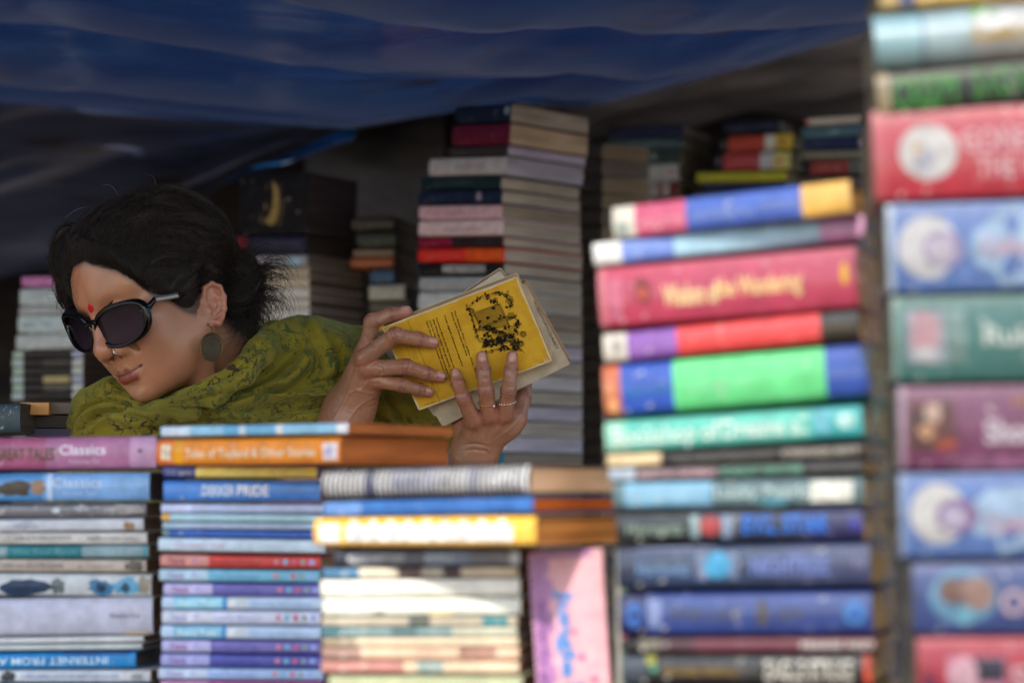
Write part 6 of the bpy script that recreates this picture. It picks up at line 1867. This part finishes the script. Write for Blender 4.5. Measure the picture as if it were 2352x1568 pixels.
stems = [[(1090, 400), (1130, 350), (1190, 310), (1270, 290), (1340, 288), (1400, 300)], [(1082, 390), (1110, 430), (1130, 500), (1150, 560), (1165, 630)], [(1165, 630), (1240, 600), (1330, 580), (1420, 590), (1500, 570)],
         [(1150, 560), (1210, 530), (1290, 500), (1380, 460), (1440, 470)], [(1200, 680), (1290, 660), (1380, 640), (1500, 650)], [(1215, 730), (1280, 700), (1360, 700), (1470, 690)], [(1340, 288), (1390, 330), (1420, 380), (1380, 400)],
         [(1170, 640), (1230, 650), (1310, 620), (1350, 560), (1400, 520)], [(1440, 470), (1465, 520), (1430, 560)], [(1240, 290), (1250, 330), (1290, 345), (1320, 372)]]
for _ in range(16):
    a_0 = (r4.uniform(1190, 1420), r4.uniform(540, 690)); th_ = r4.uniform(-.9, .3); ln = r4.uniform(50, 120)
    stems.append([a_0, (a_0[0] + ln * .5 * math.cos(th_), a_0[1] + ln * .5 * math.sin(th_)), (a_0[0] + ln * math.cos(th_ + .5), a_0[1] + ln * math.sin(th_ + .5))])
stems = [[p for p in st if p[0] < 1520 and p[1] < 745] for st in stems]
stems = [st for st in stems if len(st) > 1]
for st in stems:
    ink_line(wob(st, 3), .00020, mb=art); ink_line(wob([(x + 8, y + 10) for x, y in st], 3), .00013, mb=art)
    for _ in range(int(5 + len(st) * 2.2)):
        i = r4.randrange(len(st) - 1); c = lerp(st[i], st[i + 1], r4.random()); a = r4.random() * 6.28; l = r4.uniform(14, 30); wd = l * .38
        tip = (c[0] + l * math.cos(a), c[1] + l * math.sin(a)); nx, ny = -math.sin(a) * wd, math.cos(a) * wd; mid = lerp(c, tip, .5)
        leafp = [c, (mid[0] + nx, mid[1] + ny), tip, (mid[0] - nx, mid[1] - ny)]
        if r4.random() < .45: art.quad([yl(*q, .0005) for q in leafp])
        else: ink_line(leafp, .00013, True, mb=art); ink_line([c, tip], .0001, mb=art)
for (cx, cy, rr_) in ((1400, 340, 28), (1420, 560, 34), (1480, 660, 24), (1410, 455, 26), (1120, 420, 18), (1500, 590, 22)):      # flower heads
    for q in range(3):
        ink_line([(cx + rr_ * (1 - q * .3) * (1 + .14 * math.sin(5 * t + q)) * math.cos(t), cy + rr_ * (1 - q * .3) * (1 + .14 * math.sin(5 * t + q)) * math.sin(t)) for t in np.linspace(0, 6.28, 22)], .00016, mb=art)
for (cx, cy, rr_) in ((1450, 520, 26), (1330, 470, 20), (1180, 500, 16), (1220, 650, 22), (1360, 690, 26), (1240, 470, 12), (1280, 400, 12), (1140, 545, 16)):      # dark foliage
    for _ in range(16):
        a = r4.random() * 6.28; d_ = r4.random() * rr_; c = (cx + d_ * math.cos(a), cy + d_ * math.sin(a)); s_ = r4.uniform(3, 8); b_ = r4.random() * 6.28
        art.quad([yl(c[0] + s_ * math.cos(b_ + t), c[1] + s_ * math.sin(b_ + t), .0005) for t in (0, 1.3, 3.1, 4.4)])
art.build('ink_drawing', [ink], yb, merge=False)
# worn pale spots at the corner near the spine
mb = MB()
for _ in range(60):
    c = (1672 + r4.gauss(-6, 10), 800 + r4.gauss(0, 22)) if r4.random() < .6 else (1475 + r4.gauss(-8, 8), 215 + r4.gauss(10, 26))
    s_ = r4.uniform(1.5, 5)
    p = [yl(c[0] + s_ * math.cos(t), c[1] + s_ * math.sin(t), .00045) for t in (0, 1.4, 3.0, 4.4)]
    if all(0 < q.x < YL and 0 < q.y < YH for q in p): mb.quad(p)
mb.build('scuff_mark', [paint((226, 208, 170), .7)], yb, merge=False)

def held_behind(c_tl, c_tr, c_bl, off, T, cov, pg, label):
    t = [on_plane(x, y, YTL + YN * off, YN) for x, y in (c_tl, c_tr, c_bl)]
    return held_book(t[0], t[1], t[2], YN, T, cov, pg, label)
wb = held_behind((911, 798), (1206, 650), (1005, 986), -.0195, .020, paint((190, 174, 150), .4, worn=.3), paper((206, 156, 112), 1400), "grey-white paperback with WORDSWORTH lettering fanned out behind the yellow one")
wr = wb[0]; WI = wr.matrix_world.inverted()
def wl_(cx, cy):
    x, y = crop(cx, cy); return WI @ on_plane(x, y, YTL + YN * (-.0195 + .0004), YN)
v, f, w = text_geo("WORDSWORTH CLASSICS", .01)
a, b = wl_(1570, 350), wl_(1745, 700)
d = (b - a); Lw = d.length; d.normalize(); up = Vector((d.y, -d.x, 0))
if up.x < 0: up = -up
me = bpy.data.meshes.new('printed_title'); me.from_pydata([tuple(a + d * (x / w * Lw) + up * (y * .0034)) for x, y in v], [], f); me.update()
link_mesh('printed_title', me, wr, [ink])
mb = MB(); mb.quad([wl_(*c) for c in ((1560, 420), (1600, 500), (1700, 700), (1660, 760), (1600, 620))]); mb.build('cover_picture', [paint((96, 74, 60), .35, var=.4)], wr, merge=False)  # dark patch painted in for the shaded gap beside the yellow cover
held_behind((880, 800), (1148, 622), (985, 965), -.0415, .016, paint((206, 196, 176), .5, worn=.3), paper((206, 166, 124), 1400), "cream paperback rearmost of the three in her hands, only its corner showing")
# ------------------------------------------------------------ hair
BUN = np.array(P(545, 655, 3.000))
def body_head_q(q):
    return smin(smin(s_ell(q, (0, -.018, .030), (.073, .094, .080)), s_ell(q, (0, .022, .022), (.065, .068, .070)), .03), s_ell(q, (0, .020, -.038), (.059, .064, .066)), .03)
def hair_sdf(p, noise=True):
    q = to_head(p)
    cap = s_ell(q, (0, -.024, .026), (.0825, .104, .0835))
    cap = smin(cap, s_ell(q, (0, .024, .026), (.0725, .076, .0745)), .01)
    cap = smin(cap, s_ell(q, (.004, .034, .062), (.060, .052, .031)), .03)
    cap = smin(cap, s_ell(q, (-.020, -.005, .072), (.046, .060, .028)), .03)
    cap = np.minimum(cap, s_ell(q, (0, -.008, -.008), (.086, .074, .080)))
    f = hairline(q)
    skull = body_head_q(q)
    th = -.003 + .0145 * np.clip((f + .004) / .034, 0, 1) ** .8
    cap = smax(cap, skull - th, .003)
    d = cap
    d = smin(d, s_ell(p, np.array(P(164, 640, 3.005)), (.015, .03, .046)), .012)
    d = smin(d, s_ell(p, np.array(P(158, 575, 2.985)), (.017, .03, .030)), .02)
    d = smin(d, s_ell(p, BUN, (.030, .036, .037)), .022)
    if noise:
        w = np.sin((q[:, 0] * 55 + q[:, 2] * 70 + 1.2 * np.sin(q[:, 1] * 70))) * .5 + np.sin(q[:, 1] * 130 + q[:, 2] * 90 + 2 * np.sin(q[:, 0] * 60)) * .35
        d = d + .0018 * np.sin(q[:, 0] * 52 + 2 * np.sin(q[:, 2] * 40)) * np.sin(q[:, 2] * 60 + q[:, 1] * 34 + 1.5 * np.sin(q[:, 0] * 30)) + .0020 * w + .0010 * np.sin(q[:, 0] * 260 + 3 * np.sin(q[:, 1] * 80)) * np.sin(q[:, 2] * 210 + q[:, 1] * 150)
    return d
Vq, Fq = mesh_sdf(hair_sdf, (hb[0] - .15, hb[1] - .15, hb[2] - .075), (hb[0] + .18, hb[1] + .20, hb[2] + .150), .0020)
hm, hnt, hbs = base_mat("dark_hair")
hbs.inputs["Base Color"].default_value = (.011, .0085, .0085, 1)
hbs.inputs["Roughness"].default_value = .7; hbs.inputs["Specular IOR Level"].default_value = .12
hair = pchild('hair', mesh_np('hair', Vq, Fq), [hm])
rs_ = np.random.default_rng(5)
def tangent_flow(X, vel, target, sdf):
    g = grad(sdf, X, .002); n = g / (np.linalg.norm(g, axis=1)[:, None] + 1e-9)
    return n
def make_strands(roots, vel0, steps, step, lift, wav, curl, pull=.25, sdf=lambda p: hair_sdf(p, False), jitter=.10):
    X = roots.copy(); N = len(X)
    vel = vel0 / (np.linalg.norm(vel0, axis=1)[:, None] + 1e-9)
    ph = rs_.uniform(0, 6.28, (N, 1)); fr = rs_.uniform(.7, 1.5, (N, 1))
    out = []
    lf = lift * rs_.uniform(.2, 1.2, N)
    for k in range(steps):
        t = k / (steps - 1)
        g = grad(sdf, X, .002); n = g / (np.linalg.norm(g, axis=1)[:, None] + 1e-9)
        d = sdf(X)
        h = lf * math.sin(math.pi * min(1, t * .9 + .1)) + .0006
        Xs = X - n * np.clip(d - h, -.004, .004)[:, None] * .6
        side = np.cross(n, vel)
        out.append(Xs + side * (wav * np.sin(ph + fr * k * curl)) + n * (wav * .5 * np.cos(ph * 1.7 + fr * k * curl * 1.1)))
        tgt = BUN - X; tgt /= np.linalg.norm(tgt, axis=1)[:, None] + 1e-9
        vel = vel + tgt * pull + rs_.normal(0, jitter, (N, 3))
        vel = vel - n * (vel * n).sum(1)[:, None]
        vel /= np.linalg.norm(vel, axis=1)[:, None] + 1e-9
        X = Xs + vel * step
    return np.stack(out, 1)                      # N, steps, 3
def clean(S, lim=-.001):
    """drops strands that would cross the face"""
    q = to_head(S.reshape(-1, 3)); bad = ((hairline(q) < lim) & (q[:, 1] > .0)).reshape(S.shape[:2])
    # strands that only touch it near the tip are cut short there instead
    first = np.where(bad.any(1), bad.argmax(1), S.shape[1]); keep = first > 5
    S = S[keep].copy(); first = first[keep]
    for i in np.where(first < S.shape[1])[0]: S[i, first[i]:] = S[i, first[i] - 1]  + (S[i, first[i] - 1] - S[i, first[i] - 2]) * .02 * np.arange(1, S.shape[1] - first[i] + 1)[:, None]
    return S
def strands_mesh(name, S, r, mat, sec=3):
    N, K, _ = S.shape
    T = np.gradient(S, axis=1); T /= np.linalg.norm(T, axis=2)[..., None] + 1e-12
    ref = np.array([.3, .8, .52]); A_ = np.cross(T, ref); A_ /= np.linalg.norm(A_, axis=2)[..., None] + 1e-9
    B_ = np.cross(T, A_)
    tt = np.linspace(0, 1, K); rad = (r * (1 - .75 * tt ** 2))[None, :, None] if np.isscalar(r) else r[:, None, None] * (1 - .75 * tt ** 2)[None, :, None]
    V = np.stack([S + A_ * rad * math.cos(2 * math.pi * j / sec) + B_ * rad * math.sin(2 * math.pi * j / sec) for j in range(sec)], 2).reshape(-1, 3)
    base = (np.arange(N)[:, None] * K + np.arange(K - 1)[None]).reshape(-1) * sec
    F = np.concatenate([np.stack([base + j, base + (j + 1) % sec, base + sec + (j + 1) % sec, base + sec + j], 1) for j in range(sec)])
    o = link_mesh(name, mesh_np(name, V, F), None, [mat]); o.parent = hair
    return o
up_w = HR[:, 2]; back_w = -HR[:, 1]
qv = to_head(Vq)
# 1. long wavy strands over the whole mass
okv = np.where((hairline(qv) > .004) | (qv[:, 1] < 0) | (np.linalg.norm(Vq - BUN, axis=1) < .06))[0]
sel = rs_.choice(okv, 9000, replace=False)
Rts = Vq[sel]; qh = to_head(Rts)
v0 = back_w[None] * 1.0 + up_w[None] * (np.clip(qh[:, 1:2] * 14, -.2, 1.1)) + rs_.normal(0, .25, (len(Rts), 3))
S1 = np.concatenate([make_strands(Rts[:6400], v0[:6400], 16, .0040, .0026, .0022, .62, jitter=.16), make_strands(Rts[6400:], v0[6400:], 16, .0034, .0060, .0026, .8, jitter=.24)])
sm1, snt1, sb1 = base_mat("hair_strand")
sb1.inputs["Base Color"].default_value = (.022, .015, .012, 1); sb1.inputs["Roughness"].default_value = .36; sb1.inputs["Specular IOR Level"].default_value = .38
S1 = clean(S1)
strands_mesh('hair_strands', S1, .00024, sm1)
# glossier locks with lighter colour painted in as highlights, in wavy bunches
smL, _n, sbL = base_mat("hair_gloss_strand")
sbL.inputs["Base Color"].default_value = (.042, .032, .027, 1); sbL.inputs["Roughness"].default_value = .26; sbL.inputs["Specular IOR Level"].default_value = .6
lk = rs_.choice(okv, 220, replace=False)
Lr, Lv = [], []
for k in lk:
    m_ = rs_.integers(7, 16); q_ = to_head(Vq[k][None])[0]
    v_ = back_w + up_w * np.clip(q_[1] * 14, -.2, 1.1) + rs_.normal(0, .5, 3)
    Lr.append(Vq[k] + rs_.normal(0, .0014, (m_, 3))); Lv.append(v_ + rs_.normal(0, .06, (m_, 3)))
st_ = rs_.bit_generator.state
SL = make_strands(np.concatenate(Lr), np.concatenate(Lv), 16, .0038, .0050, .0016, .55, jitter=.05)
SL = clean(SL)
strands_mesh('hair_locks', SL, .00026, smL)
# 2. roots along the hairline: fine and short, rising out of the skin
fh_ = hairline(to_head(Vh)); qq = to_head(Vh)
cand = np.where((fh_ > -.003) & (fh_ < .010) & (np.abs(ear_sdf(np.stack([np.abs(qq[:, 0]), qq[:, 1], qq[:, 2]], -1))) > .004) & (qq[:, 1] > -.03))[0]
c2_ = rs_.choice(cand, 5200)
wgt = rs_.random(len(c2_)) < np.clip((fh_[c2_] + .007) / .009, .04, 1)
R2 = Vh[c2_[wgt]]; q2 = to_head(R2)
v2 = back_w[None] * .9 + up_w[None] * (np.clip(q2[:, 1:2] * 24, -.1, 2.0)) + rs_.normal(0, .25, (len(R2), 3))
both = lambda p: smin(hair_sdf(p, False), body_head(p), .01)
def body_head(p):
    q = to_head(p)
    return smin(s_ell(q, (0, -.018, .030), (.073, .094, .080)), s_ell(q, (0, .022, .022), (.065, .068, .070)), .03)
S2 = make_strands(R2, v2, 12, .0026, .0018, .0006, .8, pull=.03, sdf=both)
S2 = clean(S2, -.012)
strands_mesh('hairline_strands', S2, .00013, sm1)
# 3. free curls: bun wisps on the right, flyaways over the crown
def curls(starts, dirs, n, L0, L1, turn, r, name, up=None, bend_sign=None):
    K = 18; S = np.zeros((n, K, 3))
    for i in range(n):
        k = rs_.integers(len(starts)); x = starts[k] + rs_.normal(0, .0015, 3); d = dirs[k] + rs_.normal(0, .35, 3); d /= np.linalg.norm(d)
        L = rs_.uniform(L0, L1); th = rs_.uniform(*turn) * (bend_sign if bend_sign else rs_.choice([-1, 1])); ax_ = np.array([rs_.normal(0, .25), 1.0, rs_.normal(0, .25)]); ax_ /= np.linalg.norm(ax_)
        st = L / K
        for j in range(K):
            S[i, j] = x; x = x + d * st
            a = th / K * (.5 + 1.2 * j / K); d = d * math.cos(a) + np.cross(ax_, d) * math.sin(a) + ax_ * (ax_ @ d) * (1 - math.cos(a))
            d = d + rs_.normal(0, .05, 3); d /= np.linalg.norm(d)
    strands_mesh(name, S, r, sm1)
ang = np.radians(rs_.uniform(-100, 70, 60))
bs = np.stack([BUN + np.array([math.cos(a) * .029, rs_.uniform(-.025, .02), math.sin(a) * .034]) for a in ang])
bd = np.stack([np.array([math.cos(a + .9), 0, math.sin(a + .9)]) * .8 + np.array([.55 * math.cos(a), 0, .55 * math.sin(a)]) for a in ang])
curls(bs, bd, 280, .04, .085, (2.6, 4.6), .00025, 'bun_curls', bend_sign=1)
curls(bs, bd, 260, .025, .05, (3.0, 6.0), .00025, 'bun_curls', bend_sign=1)
lo = np.stack([BUN + np.array([rs_.uniform(-.03, .03), rs_.uniform(-.02, .02), -.034]) for _ in range(30)])
curls(lo, np.tile([.5, 0, -1.0], (30, 1)), 110, .02, .05, (1.5, 4.0), .00018, 'nape_curls')
px_, py_, _ = topx(Vq)
g_ = grad(lambda p: hair_sdf(p, False), Vq, .002); g_ /= np.linalg.norm(g_, axis=1)[:, None]
rim_i = np.where((np.abs(g_[:, 1]) < .35) & (g_[:, 2] > -.2))[0]
curls(Vq[rim_i], g_[rim_i] * .7 + np.array([.5, 0, .1]), 240, .008, .030, (.8, 3.6), .00012, 'flyaway_hair')
left_i = np.where((px_ < 190) & (np.abs(g_[:, 1]) < .6))[0]
curls(Vq[left_i], g_[left_i] * .5 + np.array([-.1, 0, -.6]), 220, .012, .035, (1.0, 4.0), .00018, 'temple_curls')
# a few long bright single hairs above the crown
sil = paint((150, 146, 140), .3, var=.05)
def single(pts, d, r=.00016):
    L = smooth_line(pts, 3); S = np.array([[list(P(x, y, d)) for x, y in L]]); strands_mesh('loose_hair', S, r, sil)
single([(276, 468), (268, 440), (256, 426), (240, 424), (228, 430)], 2.93); single([(345, 440), (355, 430), (357, 412), (348, 402), (330, 400)], 2.93)
single([(318, 452), (315, 440), (305, 433), (285, 432), (272, 424)], 2.93); single([(148, 520), (140, 535), (132, 565), (140, 590)], 2.96); single([(150, 500), (175, 480), (200, 475)], 2.95)
